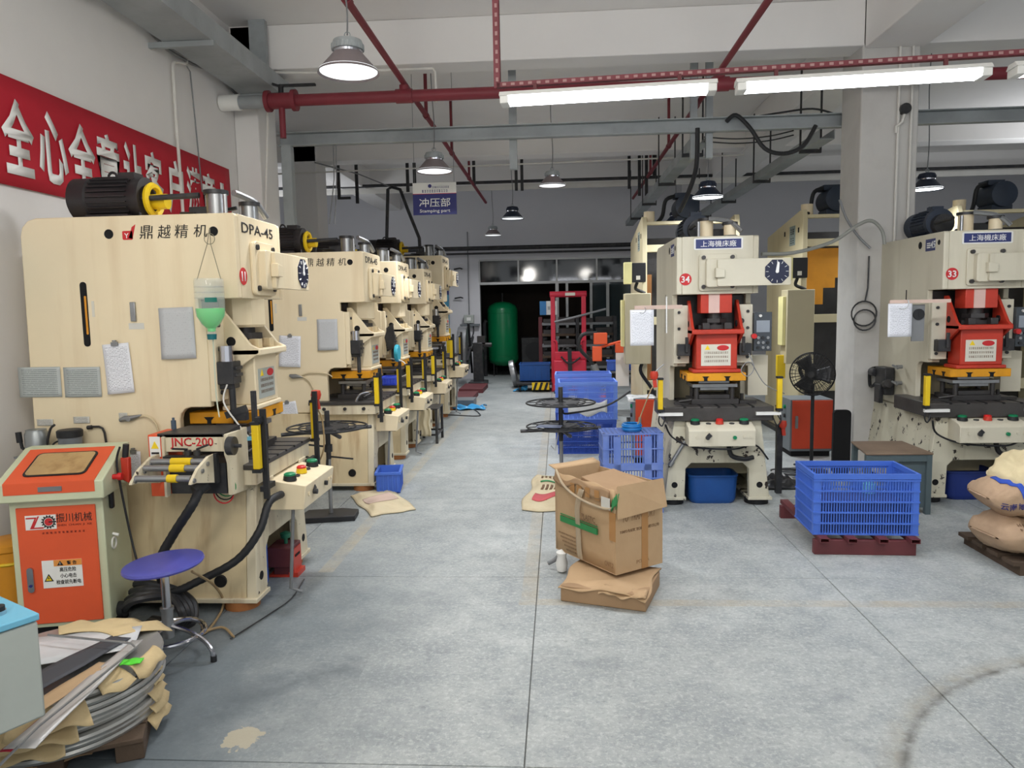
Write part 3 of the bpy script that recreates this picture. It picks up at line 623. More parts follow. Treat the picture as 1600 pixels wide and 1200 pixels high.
# hanging department sign
sg = thing('hanging_sign', 'hanging blue and white department sign on two wires', 'sign', (-1.47, 9.0, 3.04))
MB().box(-.265, .265, -.006, .006, -.19, .06).build('blue_panel', navy, sg)
MB().box(-.265, .265, -.006, .006, .06, .19).build('white_panel', white, sg)
text('冲压部', .105, whiteink, (0, -.007, -.045), '-y', sg, width=.38, bold=.008)
text('Stamping part', .05, whiteink, (0, -.007, -.148), '-y', sg, width=.37, bold=.006)
marks(11, .21, .028, (.075, -.0065, .135), '-y', navy, sg, seed=2)
marks(11, .32, .036, (.005, -.0065, .09), '-y', navy, sg, seed=3)
MB().lathe([(.022, 0), (.022, .002)], 16, M=FACE['-y'], c=(-.055, -.007, .15)).build('emblem', navy, sg)
MB().box(-.265, .265, -.0065, -.006, .056, .062).build('red_line', redink, sg)
for x in (-.24, .24): MB().cyl((x, 0, .17), (x, 0, 1.52), .003, n=6).build('wire', greymetal, sg)
# ------------------------------------------------------------------ C-frame presses
def press(name, label, loc, rz, style, number=None, dial=True, box_out=.0, poles=True, die='plates', zs=1.0, logo=True, panel=False, group=None):
    left = style == 'left'
    body, slide_m, base_m = (cream, cream, cream2) if left else (pale, redp, pale_w)
    t = thing(name, label, 'press', loc, rz, group); t.scale = (zs, zs, zs)
    hw = .335
    prof = [(.012, 2.265), (1.16, 2.265)]+[(1.16+.1*sin(a), 2.165+.1*cos(a)) for a in (R(30), R(60), R(90))]+[(1.28, .74), (.39, .74), (.39, 1.10)]
    prof += [(.39-.07*(1-cos(a)), 1.10+.07*sin(a)) for a in (R(30), R(60), R(90))]+[(.2, 1.17), (.2, 1.70), (.24, 1.71), (.24, 1.79), (0, 1.79), (0, 2.253)]
    for s in (-1, 1): MB().prism(prof, 'yz', s*hw, s*(hw-.045)).build('side_plate', body, t, bevel=.006)
    MB().box(-hw+.045, hw-.045, 0, .05, 1.79, 2.265).build('head_front', body, t, bevel=.004)
    MB().box(-hw+.045, hw-.045, .05, 1.17, 2.235, 2.262).build('top_plate', body, t)
    MB().box(-hw+.045, hw-.045, 1.23, 1.27, .74, 2.15).build('back_plate', body, t)
    MB().box(-hw+.045, hw-.045, .7, .74, .74, 2.2).build('web_plate', cream_d if left else khaki, t)
    MB().box(-hw+.045, hw-.045, .05, .3, 1.79, 1.82).build('head_floor', body, t)
    # guides
    for s in (-1, 1):
        MB().box(*sorted((s*.2, s*(hw-.002))), .155, .2, 1.2, 1.70).build('guide', body, t, bevel=.005)
        bolts(MB(), [(s*.29, .155, z) for z in (1.25, 1.36, 1.5, 1.64)], .013).build('bolt', blackm, t, kind='stuff')
        MB().box(*sorted((s*.215, s*(hw-.04))), .24, .5, 1.17, 1.2).build('throat_lip', body, t)
    # slide with its gusset plates and lip
    sl = MB().box(-.17, .17, -.0, .2, 1.16, 1.46).box(-.2, .2, -.01, .2, 1.13, 1.16).box(-.215, .215, -.055, .2, 1.455, 1.495)
    sl = sl.build('slide', slide_m, t, bevel=.008)
    for s in (-1, 1):
        MB().prism([(.21, 1.74), (.165, 1.74), (.0, 1.52), (-.05, 1.495), (-.05, 1.47), (.21, 1.3)], 'yz', s*.215, s*.19).build('slide_gusset', slide_m, sl, bevel=.004)
        MB().cyl((s*.217, .115, 1.54), (s*.18, .115, 1.54), .028, n=16).build('gusset_hole', dark, sl)
    if left: MB().lathe([(.125, 1.62), (.14, 1.635), (.14, 1.79)], 8, c=(0, .13, 0)).build('connecting_rod', slide_m, t)
    else:
        MB().box(-.13, .13, .03, .2, 1.63, 1.80).build('connecting_rod', slide_m, t, bevel=.006)
        MB().box(-.065, .025, .024, .03, 1.632, 1.79).build('paper_strip', mat('faded_pink_label', S(220, 186, 176), .7), t)
    MB().cyl((0, .12, 1.5), (0, .12, 1.64), .06, n=14).cyl((0, .12, 1.55), (0, .12, 1.585), .1, n=6).box(-.14, .14, .06, .2, 1.495, 1.53).build('screw_nut', steel_d, t)
    for s in (-.09, .09): MB().box(s-.03, s+.03, -.01, .05, 1.495, 1.55).build('clamp_block', cream_d if left else steel_d, t, bevel=.004)
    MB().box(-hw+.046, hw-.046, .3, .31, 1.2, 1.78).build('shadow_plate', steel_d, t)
    # warning plate on the slide
    MB().box(-.13, .115, -.003, 0, 1.19, 1.37).build('warning_plate', greyp if left else label_pale, t)
    MB().lathe([(.038, 0), (.038, .002)], 20, M=FACE['-y'] @ Matrix.Diagonal((1.3, .6, 1, 1)), c=(.05, -.003, 1.34)).build('warning_oval', redink, t)
    MB().prism([(-.1, 1.325), (-.055, 1.325), (-.0775, 1.365)], 'xz', -.0045, -.003).build('warning_triangle', yellowink, t)
    for k in range(3): marks(13, .2, .02, (-.005, -.003, 1.3-.035*k), '-y', brownink, t, seed=k)
    # slide-side limit boxes
    for s in (-1, 1):
        MB().box(*sorted((s*.205, s*.31)), .08, .155, 1.27, 1.37).box(*sorted((s*.225, s*.25)), .06, .08, 1.3, 1.43).build('limit_switch', blackm, t, bevel=.004)
    # dies
    MB().box(-.245, .245, 0, .38, 1.06, 1.128).build('die_clamp_bar', amber, t, bevel=.004)
    sl2 = MB()
    for x in (-.09, .09): sl2.prism([(x-.03, 1.1), (x+.03, 1.1), (x+.014, 1.085), (x+.014, 1.062), (x+.03, 1.06), (x-.03, 1.06), (x-.014, 1.062), (x-.014, 1.085)], 'xz', -.004, .01)
    sl2.build('clamp_slot', dark, t, kind='stuff')
    s3_ = MB()
    for y in (.1, .26): s3_.prism([(y-.03, 1.1), (y+.03, 1.1), (y+.012, 1.08), (y+.012, 1.06), (y-.012, 1.06), (y-.012, 1.08)], 'yz', -.25, -.24)
    s3_.build('clamp_slot', dark, t, kind='stuff')
    MB().box(-.2, .2, .05, .34, .855, .9).box(-.13, .13, .08, .3, .9, .935).build('lower_die', steel_d, t, bevel=.003)
    MB().box(-.19, .19, .06, .33, 1.0, 1.03).box(-.13, .13, .1, .28, 1.03, 1.06).box(-.12, .12, .09, .29, .972, 1.0).build('upper_die', steel, t, bevel=.003)
    for x in (-.15, .15):
        for y in (.09, .3): MB().cyl((x, y, .9), (x, y, 1.0), .02, n=12).build('guide_post', steel_d, t)
    MB().box(-.34, -.22, .05, .1, .855, .875).cyl((-.3, .06, .88), (-.2, .02, .9), .012).box(.22, .36, .1, .16, .855, .88).cyl((.26, .2, .86), (.26, .2, .93), .015).build('die_clamp', steel_d, t)
    # bolster and base
    if left:
        MB().box(-.45, .45, -.1, .55, .825, .855).build('bolster', bolst, t, bevel=.004)
        MB().box(-.44, .44, -.09, .54, .735, .825).build('table_side', cream2, t, bevel=.004)
        for x in (-.28, .28): MB().box(x-.06, x+.06, -.1, -.088, .69, .745).build('table_lug', cream2, t, bevel=.003)
        bolts(MB(), [(-.44, y, .79) for y in (.02, .2, .4)], .016, .018, (-1, 0, 0)).build('bolt', blackm, t, kind='stuff')
        MB().tube(spline([(-.2, -.1, .7), (.1, -.12, .66), (.4, -.1, .72), (.46, .0, .7)], 5), .007, 6).build('table_cable', black, t)
    else: MB().box(-.45, .45, -.1, .55, .735, .855).build('bolster', bolst, t, bevel=.006)
    gv = MB()
    for x in (-.28, -.14, 0, .14, .28): gv.box(x-.011, x+.011, -.102, .5, .845, .857)
    gv.build('table_slot', dark, t, kind='stuff')
    W0, W1 = .36, .44
    arch = [(-W1, .06), (-.27, .06), (-.262, .32), (-.215, .368), (.215, .368), (.262, .32), (.27, .06), (W1, .06), (W0, .735), (-W0, .735)]
    MB().prism(arch, 'xz', -.05, .01).build('base_front', base_m, t, bevel=.006)
    for s in (-1, 1):
        b = [(s*W1, .01, .06), (s*(W1-.04), .01, .06), (s*(W1-.04), 1.26, .06), (s*W1, 1.26, .06)]; u = [(s*W0, .01, .735), (s*(W0-.04), .01, .735), (s*(W0-.04), 1.26, .735), (s*W0, 1.26, .735)]
        MB().hexa(b, u).build('base_side', base_m if not left else cream_d, t)
        MB().box(*sorted((s*(W1-.18), s*(W1+.02))), -.06, 1.28, .05, .075).build('foot_flange', base_m, t, bevel=.003)
        MB().cyl((s*.355, -.052, .18), (s*.355, -.04, .18), .026, n=16).build('lifting_hole', dark, t)
        MB().cyl((s*.438, .16, .17), (s*.415, .16, .172), .036, n=16).build('side_hole', dark, t)
        for y in (.07, 1.15): MB().cyl((s*(W1-.08), y, 0), (s*(W1-.08), y, .05), .1, n=20).build('rubber_foot', rust if left else black, t)
    MB().box(-W0, W0, 1.22, 1.26, .06, .735).build('base_back', base_m, t)
    MB().box(-W0+.02, W0-.02, .3, .33, .2, .73).build('base_web', cream_d if left else khaki, t)
    # two-hand control box
    cb = MB().prism([(-.14-box_out, .56), (-.05, .56), (-.05, .72), (-.14-box_out, .70)] if box_out == 0 else [(-.15-box_out, .545), (.05-box_out, .545), (.07-box_out, .725), (-.17-box_out, .69)], 'yz', -.27, .27)
    if box_out == 0: cb = MB().prism([(-.24, .545), (-.05, .545), (-.05, .735), (-.21, .70), (-.24, .675)], 'yz', -.27, .27)
    cb = cb.build('control_box', body, t, bevel=.005)
    yb = -.13 if box_out == 0 else -.05-box_out; zb = .715 if box_out == 0 else .708
    for x, mm, r in ((-.2, greenb, .036), (0, redb, .03), (.2, greenb, .036)):
        MB().cyl((x, yb, zb), (x, yb, zb+.03), r*1.12, r, n=20).build('button_collar', black if mm is greenb else yellow if left else redp, cb)
        MB().lathe([(r*.96, 0), (r*.96, .01), (r*.7, .016), (0, .016)], 20, c=(x, yb, zb+.03)).build('button', mm, cb)
    for x in (-.09, .1): MB().torus((x, yb, zb+.004), .017, .006, n=16, k=6).build('guard_ring', blackm, cb)
    yf = -.24 if box_out == 0 else -.162-box_out
    MB().cyl((-.12, yf-.025, .62), (-.12, yf, .62), .016).obox((-.105, yf-.004, .635), (.035, .008, .035), (0, R(45), 0)).build('key_switch', blackm, cb)
    MB().cyl((.1, yf-.016, .62), (.1, yf, .62), .015).build('selector', black if left else greenb, cb)
    for x in (-.2, .18, .23): MB().cyl((x, yf-.006, .625), (x, yf, .625), .013, n=14).build('plug', body, cb)
    if box_out:
        MB().box(-.1, .2, -.1-box_out, .02, .515, .54).build('box_bracket', blackm, t)
        MB().tube([(-.2, -.06-box_out, .53), (-.22, -.03-box_out, .05), (-.2, -.09-box_out, .02)], .011, 8).build('prop_leg', greymetal, t)
    else:
        MB().tube(spline([(-.45, -.16, .72), (-.38, -.1, .6), (-.22, -.2, .535), (.1, -.22, .52), (.3, -.1, .53), (.42, -.06, .4)], 5), .008, 6).build('box_cable', black, t)
        MB().tube(spline([(.08, -.12, .53), (.1, -.14, .45), (.2, -.14, .42), (.28, -.12, .43)], 5), .02, 8).build('box_hose', black, t)
    # gear cover with the angle dial
    cv = MB().rrect(-.155, .15, 1.815, 2.12, .025, -.022, 0).build('gear_cover', body, t, bevel=.005)
    if left: MB().rrect(-.15, .155, 1.81, 2.125, .03, -.03, -.001).build('cover_plate', body, cv, bevel=.004)
    bolts(MB(), [(x, -.022, z) for x in (-.12, .115) for z in (1.85, 2.09)], .017, .02).build('bolt', blackm if left else steel_d, cv, kind='stuff')
    MB().rrect(-.105, .1, 1.845, 2.075, .02, -.075, -.02).build('gear_housing', body, cv, bevel=.004)
    MB().prism([(-.04, 1.92), (.035, 1.92), (.035, 1.985), (-.04, 2.0)], 'xz', -.125, -.075).build('handle_block', body, cv, bevel=.004)
    if dial:
        MB().rrect(-.02, .57, 1.85, 2.07, .012, -.1, -.074).build('dial_arm', body, cv, bevel=.003)
        d = MB().lathe([(.103, 0), (.103, .004)], 8, M=FACE['-y'] @ Matrix.Rotation(R(22.5), 4, 'Z'), c=(.455, -.1, 1.96)).build('dial', navy_dial, cv)
        tk = MB()
        for k in range(12):
            a = k*pi/6; tk.beam((.455+.07*sin(a), -.1055, 1.96+.07*cos(a)), (.455+.09*sin(a), -.1055, 1.96+.09*cos(a)), .003, .014 if k % 3 == 0 else .009, (0, 1, 0))
        tk.build('dial_marks', whiteink, cv, kind='stuff')
        MB().prism([(.442, 1.955), (.468, 1.955), (.473, 2.03), (.463, 2.04), (.455, 2.03)], 'xz', -.109, -.106).cyl((.455, -.112, 1.96), (.455, -.105, 1.96), .013).build('pointer', whiteink, cv)
    # plates and print
    if left:
        text('DPA-45', .06, ink, (-.02, -.001, 2.195), '-y', t, width=.46, bold=.006)
        for x, u in ((-hw, .735), (-hw, .125)): MB().cyl((x-.001, u, 2.165), (x+.03, u, 2.165), .027, n=18).build('side_hole', dark, t)
        if logo:
            for c, u in zip('鼎越精机', (.515, .41, .31, .20)):
                text(c, .075 if c != '机' else .07, ink, (-hw-.001, u, 2.17), '-x', t, width=.08, shear=.12)
            MB().rrect(-.655, -.595, 2.13, 2.18, .008, 0, .0015).prism([(-.62, 2.14), (-.597, 2.135), (-.575, 2.215), (-.598, 2.2), (-.605, 2.175)], 'xz', 0, .0015).xf(Matrix.Translation((-hw-.0015, 0, 0)) @ Matrix(((0, 1, 0, 0), (-1, 0, 0, 0), (0, 0, 1, 0), (0, 0, 0, 1)))).build('emblem', redink, t)
            text('Y', .028, whiteink, (-hw-.002, .63, 2.153), '-x', t)
        MB().rrect(.89, .93, 1.53, 1.9, .019, -hw-.002, -hw+.01, 'yz').build('belt_slot', dark, t)
        MB().rrect(.896, .908, 1.6, 1.82, .005, -hw-.004, -hw-.001, 'yz').build('drive_belt', orange_y, t)
        MB().box(-hw-.002, -hw, .852, .868, 1.7, 1.79).build('slot_label', label_pale, t)
        MB().box(-hw-.015, -hw, .605, .635, 1.67, 1.78).build('oil_gauge', steel, t, bevel=.003)
        MB().box(-hw-.002, -hw, .565, .655, 1.625, 1.66).build('gauge_label', label_m, t)
    else:
        MB().rrect(-.195, .205, 2.155, 2.25, .01, -.004, 0).build('name_plate', white, t)
        MB().box(-.18, .19, -.006, -.004, 2.165, 2.24).build('name_panel', navy_pl, t)
        text('上海機床廠', .052, whiteink, (.005, -.006, 2.203), '-y', t, width=.29, bold=0)
        MB().box(-hw-.003, -hw, .14, .3, 2.12, 2.22).build('model_plate', navy_pl, t)
        text('45', .06, whiteink, (-hw-.003, .175, 2.17), '-x', t, bold=.01, shear=.1)
        for k in range(3): MB().box(-hw-.0045, -hw-.003, .215, .275, 2.145+.017*k, 2.155+.017*k).build('model_stripe', whiteink, t)
        for u, r in ((.4, .032), (.08, .022)): MB().cyl((-hw-.001, u, 2.18), (-hw+.02, u, 2.18), r, n=18).build('side_hole', dark, t)
        MB().box(-hw-.002, -hw, .62, .635, 1.45, 1.8).build('belt_slot', dark, t)
        MB().box(.335, .6, .35, .5, .9, 1.2).build('valve_box', pale, t) if False else None
    if number:
        MB().lathe([(.05, 0), (.05, .002)], 28, M=FACE['-y'], c=(-.262, -.001, 1.915)).build('number_sticker', redink, t)
        text(number, .055, whiteink, (-.262, -.003, 1.915), '-y', t, bold=.02)
    if panel:
        pn = MB().box(hw, hw+.15, .12, .2, 1.3, 1.63).build('control_panel', greyd_panel, t, bevel=.004)
        MB().box(hw+.02, hw+.13, .114, .12, 1.46, 1.56).build('screen', mat('grey_screen', S(150, 158, 168), .2), pn)
        for i in range(3):
            for j in range(3): MB().cyl((hw+.035+.04*i, .105, 1.33+.042*j), (hw+.035+.04*i, .12, 1.33+.042*j), .013, n=12).build('push_button', steel if (i+j) % 3 else blackm, pn)
        MB().cyl((hw+.05, .1, 1.6), (hw+.05, .12, 1.6), .012).build('lamp', white, pn)
        MB().cyl((hw-.01, .1, 1.43), (hw-.01, .06, 1.43), .022).build('stop_button', redb, pn)
        MB().cyl((hw-.1, .13, 1.56), (hw-.1, .155, 1.56), .022).build('pressure_gauge', steel_d, t)
        MB().box(hw, hw+.17, .3, .42, .9, 1.25).build('valve_box', pale, t)
    # top: motor, air cylinder, piping
    mo = MB().lathe([(.0, -.25), (.1, -.25), (.128, -.23), (.128, -.13), (.118, -.12), (.118, .14), (.125, .15), (.125, .2), (.05, .21), (0, .21)], 28, M=Matrix.Rotation(pi/2, 4, 'X'), c=(-.05, .85, 2.4))
    mo = mo.build('motor', motor_m if left else navym, t)
    fn = MB()
    for k in range(26):
        a = 2*pi*k/26; fn.obox((-.05+.123*cos(a), .84, 2.4+.123*sin(a)), (.022, .24, .005), (0, -a, 0))
    fn.build('cooling_fins', motor_m if left else navym, mo, kind='stuff')
    MB().box(-.16, .06, .72, .98, 2.262, 2.3).build('motor_foot', motor_m if left else navym, mo)
    MB().torus((-.05, .86, 2.535), .025, .008, (1, 0, 0), 16, 6).box(-.1, 0, .7, .8, 2.5, 2.55).build('lifting_eye', motor_m if left else navym, mo)
    if left:
        MB().torus((-.05, .615, 2.39), .085, .02, (0, 1, 0), 24, 6).cyl((-.05, .66, 2.38), (-.05, .53, 2.38), .045, n=18).build('belt_pulley', yellow, t)
    else:
        MB().cyl((-.05, .66, 2.38), (-.05, .58, 2.38), .09, n=18).build('belt_pulley', blackm, t)
    for c, r, h in (((-.05, .23), .058, .15), ((.12, .1), .05, .1)):
        cyl_ = MB().cyl((c[0], c[1], 2.262), (c[0], c[1], 2.262+h), r, n=20).build('air_cylinder', steel if left else cream, t)
        
        for z0, z1 in ((2.262+h, 2.285+h), (2.262, 2.275)): MB().cyl((c[0], c[1], z0), (c[0], c[1], z1), r+.014, n=20).build('cylinder_flange', blackm, cyl_)
    MB().tube([(-.12, .66, 2.275), (-.12, .66, 2.39), (-.12, .3, 2.4)], .017, 8).build('oil_pipe', blackm, t)
    MB().tube(spline([(-.06, .36, 2.3), (.05, .5, 2.32), (.14, .4, 2.33), (.16, .2, 2.36)], 4), .012, 8).build('air_line', black, t)
    MB().tube([(-.13, .14, 2.262), (-.13, .14, 2.4)], .013, 8).tube(spline([(-.05, .12, 2.42), (.02, .1, 2.41), (.12, .06, 2.38), (.2, .03, 2.3)], 4), .02, 8).build('elbow_pipe', steel, t)
    MB().box(-.02, .2, .28, .42, 2.262, 2.35).build('solenoid_valve', blackm, t, bevel=.006)
    # safety light-curtain bars
    for s in (-1, 1):
        q = MB().box(s*.485-.02, s*.485+.02, -.14, -.1, .84, 1.09).build('light_curtain', yellow, t, bevel=.004)
        
        for z0, z1 in ((.82, .84), (1.09, 1.105)): MB().box(s*.485-.024, s*.485+.024, -.145, -.095, z0, z1).build('end_cap', black, q)
        if poles and left:
            MB().box(s*.44-.012, s*.44+.012, -.16, -.13, .66, 1.17).box(*sorted((s*.44, s*.5)), -.15, -.12, 1.1, 1.13).box(*sorted((s*.3, s*.45)), -.14, -.11, .7, .73).build('sensor_pole', black, t)
        else:
            MB().box(*sorted((s*.3, s*.5)), -.13, -.102, .785, .81).build('sensor_arm', white, t)
            MB().tube(spline([(s*.485, -.12, .82), (s*.5, -.13, .74), (s*.47, -.12, .7), (s*.44, -.1, .77)], 4), .006, 6).build('sensor_cable', black, t)
    # lubricator on the near slide guide of the left row
    if left:
        MB().cyl((-.29, .11, 1.43), (-.29, .11, 1.52), .04, n=16).build('oil_reservoir', chrome, t)
        MB().box(-.335, -.24, .06, .155, 1.3, 1.43).cyl((-.29, .09, 1.12), (-.29, .09, 1.3), .018).box(-.31, -.22, .05, .07, 1.38, 1.4).box(-.31, -.22, .05, .07, 1.34, 1.36).build('lubricator', blackm, t, bevel=.004)
    return t
label_pale = mat('pale_label', S(214, 210, 196), .5, var=0)
navy_dial = mat('dial_navy', S(28, 34, 60), .4, var=0)
navy_pl = mat('plate_navy', S(44, 54, 110), .4, var=.03)
greyd_panel = mat('panel_dark_grey', S(70, 76, 82), .5, var=.05)
HALF = R(90)
P1 = press('stamping_press', 'cream stamping press with red sticker 11, nearest of its row, green bottle on its side', (-1.80, 4.42, 0), HALF, 'left', '11', box_out=.14)
P2 = press('stamping_press', 'cream stamping press behind the black reel stand, second of the row', (-1.82, 7.22, 0), HALF, 'left', None, box_out=.1)
P3 = press('stamping_press', 'cream stamping press with a round turquoise wheel at its slide, third of the row', (-1.82, 8.68, 0), HALF, 'left', None, box_out=.1, logo=False)
P4 = press('stamping_press', 'cream stamping press by the small steel frame table, fourth of the row', (-1.82, 10.33, 0), HALF, 'left', None, box_out=.1, logo=False)
P5 = press('stamping_press', 'tallest cream stamping press, last of the row before the steel coil', (-1.82, 12.02, 0), HALF, 'left', None, box_out=.1, zs=1.13)
P34 = press('stamping_press', 'pale press with red slide and round dial, red sticker 34', (1.325, 6.27, 0), 0, 'right', '34', panel=True)
P33 = press('stamping_press', 'pale press with red slide and red sticker 33, behind the paper sacks', (3.50, 6.33, 0), 0, 'right', '33', panel=True)
# dark sensor bracket and cable on the first press, bent pipes on the second
MB().box(-.335, -.31, -.06, -.035, 1.05, 1.26).beam((-.32, .0, 1.16), (-.32, .12, 1.12), .03, .04).box(-.33, -.29, .0, .07, 1.09, 1.14).build('sensor_bracket', blackm, P1)
MB().tube(spline([(-.33, .1, 1.3), (-.345, .12, 1.2), (-.36, .04, 1.08), (-.36, -.02, 1.0)], 5), .005, 6).build('sensor_cable', cpvc, P1)
MB().obox((-.36, -.02, .99), (.03, .05, .02), (0, 0, .4)).build('blue_clip', cyanp, P1)
for k in range(3): MB().tube(spline([(-.4+.015*k, .12, .74), (-.41+.015*k, .1, .86), (-.40+.015*k, .05, .93), (-.36+.02*k, -.04, .94)], 5), .008, 6).build('bent_pipe', chrome, P2)
MB().tube(spline([(-.36, .1, 1.16), (-.42, -.06, 1.12), (-.43, -.1, 1.0), (-.4, -.02, .95), (-.36, .05, .93)], 6), .007, 6).build('white_hose', cpvc, P3)
# turquoise hand wheel and pulley on the third press
o = MB().lathe([(.02, -.02), (.095, -.02), (.1, 0), (.095, .02), (.02, .02)], 28, M=Matrix.Rotation(pi/2, 4, 'X')).build('hand_wheel', mat('turquoise_paint', S(60, 168, 190), .45), P3); o.location = (-.37, .02, 1.22)
MB().prism([(.12, 1.25), (.16, 1.4), (.12, 1.52), (.06, 1.56), (.04, 1.4), (.06, 1.28)], 'yz', -.385, -.36).build('wheel_guard', blackm, P3)
# ------------------------------------------------------------------ taller presses at the back of the right-hand bays
def tall_press(label, x0, Y, motor_x, guard=True, w=1.15):
    t = thing('tall_press', label, 'press', (x0, Y, 0))
    pr = [(0, .05), (0, 2.72), (.04, 2.82), (.12, 2.82), (1.5, 2.62), (1.5, .05)]
    for x in (0, w): MB().prism([(y, z) for y, z in pr], 'yz', x-.03, x+.03).build('side_plate', mat('tall_press_cream', S(220, 208, 172), .45, dirt=S(170, 156, 110), amt=.3, scale=2, streak=True), t, bevel=.006)
    tc_ = MATS['tall_press_cream']
    for z0, z1 in ((2.72, 2.76), (2.38, 2.47), (1.46, 1.56), (.62, .74)): MB().box(.03, w-.03, .03, .12, z0, z1).build('cross_bar', tc_, t, bevel=.003)
    MB().box(.03, w-.03, .6, .64, .1, 2.6).build('web_plate', steel_d, t)
    if guard: MB().prism([(.04, 1.68), (.26, 1.68), (.26, 1.88), (.4, 1.88), (.4, 2.0), (w-.05, 2.0), (w-.05, 2.36), (.04, 2.36)], 'xz', .1, .115).build('guard_panel', orange_y, t, bevel=.003)
    else: MB().box(.03, .1, .1, .13, .7, 2.1).build('guide_rail', mat('brown_rail', S(142, 96, 52), .5), t)
    MB().box(-.02, .02, -.004, 0, 0, 0).build('spare', tc_, t) if False else None
    MB().box(-.033, -.03, .28, .5, 2.42, 2.66).build('model_plate', mat('pale_plate', S(150, 164, 160), .5), t)
    for k in range(2): marks(2, .16, .08, (-.033, .39, 2.48+.11*k), '-x', ink, t, seed=k)
    for y in (.15, .7): MB().box(-.034, -.03, y-.02, y+.02, 2.56, 2.62).build('plate_slot', dark, t)
    MB().cyl((.08, .2, 2.76), (.08, .2, 2.9), .07, n=16).build('oil_cup', cream, t)
    m_ = MB().lathe([(0, -.2), (.12, -.2), (.15, -.17), (.15, .2), (.08, .22), (0, .22)], 26, M=Matrix.Rotation(pi/2, 4, 'X'), c=(motor_x, .3, 2.95)).build('motor', navym, t)
    MB().box(motor_x-.12, motor_x+.12, .15, .45, 2.76, 2.83).box(motor_x-.14, motor_x+.05, .2, .42, 3.07, 3.13).build('motor_mount', navym, m_)
    MB().tube(spline([(motor_x-.08, .25, 3.1), (motor_x-.25, .22, 3.05), (motor_x-.3, .2, 2.85), (motor_x-.38, .1, 2.75)], 5), .025, 8).build('motor_cable', black, m_)
    # electric cabinet and relay box fixed to the front of the near plate
    c = MB().box(-.27, .05, -.24, -.0, .98, 1.86).build('electric_cabinet', khaki, t, bevel=.008)
    MB().box(-.31, -.272, -.2, -.02, 1.2, 1.78).build('cabinet_side_door', mat('pale_yellow_paint', S(230, 222, 160), .5), c, bevel=.004)
    MB().box(-.17, .0, -.12, -.0, 2.0, 2.24).build('relay_box', black, t, bevel=.006)
    MB().box(-.27, -.172, -.12, -.02, 1.98, 2.25).build('relay_cover', MATS['pale_yellow_paint'], t, bevel=.006)
    MB().box(-.12, -.07, -.124, -.12, 2.03, 2.08).build('relay_label', label_pale, t)
    MB().tube(spline([(-.1, -.06, 2.0), (-.12, -.06, 1.92), (-.04, -.06, 1.88), (0, -.06, 1.86)], 5), .02, 8).build('relay_hose', black, t)
    MB().tube(spline([(-.05, -.12, .98), (-.06, -.12, .86), (.1, -.1, .6), (.12, -.05, .3)], 5), .022, 8).build('cabinet_hose', black, t)
    MB().box(-.35, -.25, -.15, -.1, .8, 1.08).build('light_curtain', yellow, t, bevel=.004) if guard else None
    for x in (0, w): MB().box(x-.1, x+.1, -.02, 1.5, 0, .05).build('foot_plate', blackm, t)
    return t
tall_press('tall cream press standing behind the press with sticker 34', 1.10, 9.5, .55, guard=False)
tall_press('tall cream press with an amber guard, left of the thick pillar', 2.98, 9.2, .42)
tall_press('tall cream press with an amber guard, behind the press with sticker 33', 4.78, 9.2, .55)
# ------------------------------------------------------------------ around the nearest press
# roll feeder on the near side of the first press
fd = thing('roll_feeder', 'cream roll feeder with red lettering and chrome rollers, fixed to the nearest press', 'feeder', (-1.97, 3.8, 0))
MB().box(-.165, .165, 0, .02, .965, 1.062).build('front_plate', cream2, fd, bevel=.003)
text('JNC-200', .062, redink, (-.01, -.001, 1.012), '-y', fd, width=.24, bold=.016)
MB().hexa([(-.2, .0, 1.045), (.17, .0, 1.045), (.19, .16, 1.045), (-.1, .16, 1.045)], [(-.2, .0, 1.065), (.17, .0, 1.065), (.19, .16, 1.085), (-.1, .16, 1.085)]).build('top_cover', steel_d, fd)
MB().prism([(.02, .72), (.25, .70), (.25, 1.06), (.0, 1.06), (-.005, .95), (.02, .9)], 'yz', .165, .19).build('side_plate', cream2, fd, bevel=.004)
MB().prism([(-.02, .72), (.02, .72), (.02, 1.05), (-.02, 1.05)], 'yz', -.17, -.155).build('side_plate', cream2, fd, bevel=.002)
MB().box(-.255, -.17, -.0, .2, .72, 1.06).build('gear_case', orange, fd, bevel=.004)
MB().box(-.245, -.185, -.004, 0, .94, 1.05).build('warning_label', white, fd)
MB().prism([(-.236, .985), (-.194, .985), (-.215, 1.025)], 'xz', -.006, -.004).build('warning_triangle', yellowink, fd)
MB().box(-.236, -.194, -.006, -.004, .955, .965).build('label_line', ink, fd)
MB().box(-.15, .16, .02, .24, .73, .9).build('inner_block', blackm, fd)
for s in (-1, 1):
    cx = .11 if s > 0 else -.2
    MB().prism([(0, .955), (-.08, .955), (-.2, .915), (-.27, .865), (-.28, .85), (-.22, .845), (-.02, .8), (0, .8)], 'yz', cx-.008, cx+.008).build('roller_bracket', cream2, fd, bevel=.002)
    bolts(MB(), [(cx+.008, y, z) for y, z in ((-.1, .92), (-.16, .895), (-.25, .865))], .012, .008, (1, 0, 0)).build('bolt', steel, fd, kind='stuff')
for i, (y, z) in enumerate(((-.09, .93), (-.16, .91), (-.245, .875))):
    r_ = MB().cyl((-.19, y, z), (.1, y, z), .017, n=16).build('roller', steel, fd)
    MB().cyl((-.08+.03*i, y, z), (.03-.0*i if i < 2 else -.01+.04, y, z), .021, n=16).build('roller_sleeve', yellow, r_)
for x in (-.02, .03):
    MB().cyl((x, -.03, .9), (x, -.03, .98), .018).build('clamp_post', blackm, fd)
MB().tube([(-.1, -.04, .99), (-.02, -.03, .985)], .006, 6).build('clamp_lever', blackm, fd)
MB().tube([(.03, -.03, .985), (.1, -.04, 1.01)], .006, 6).build('clamp_lever', blackm, fd)
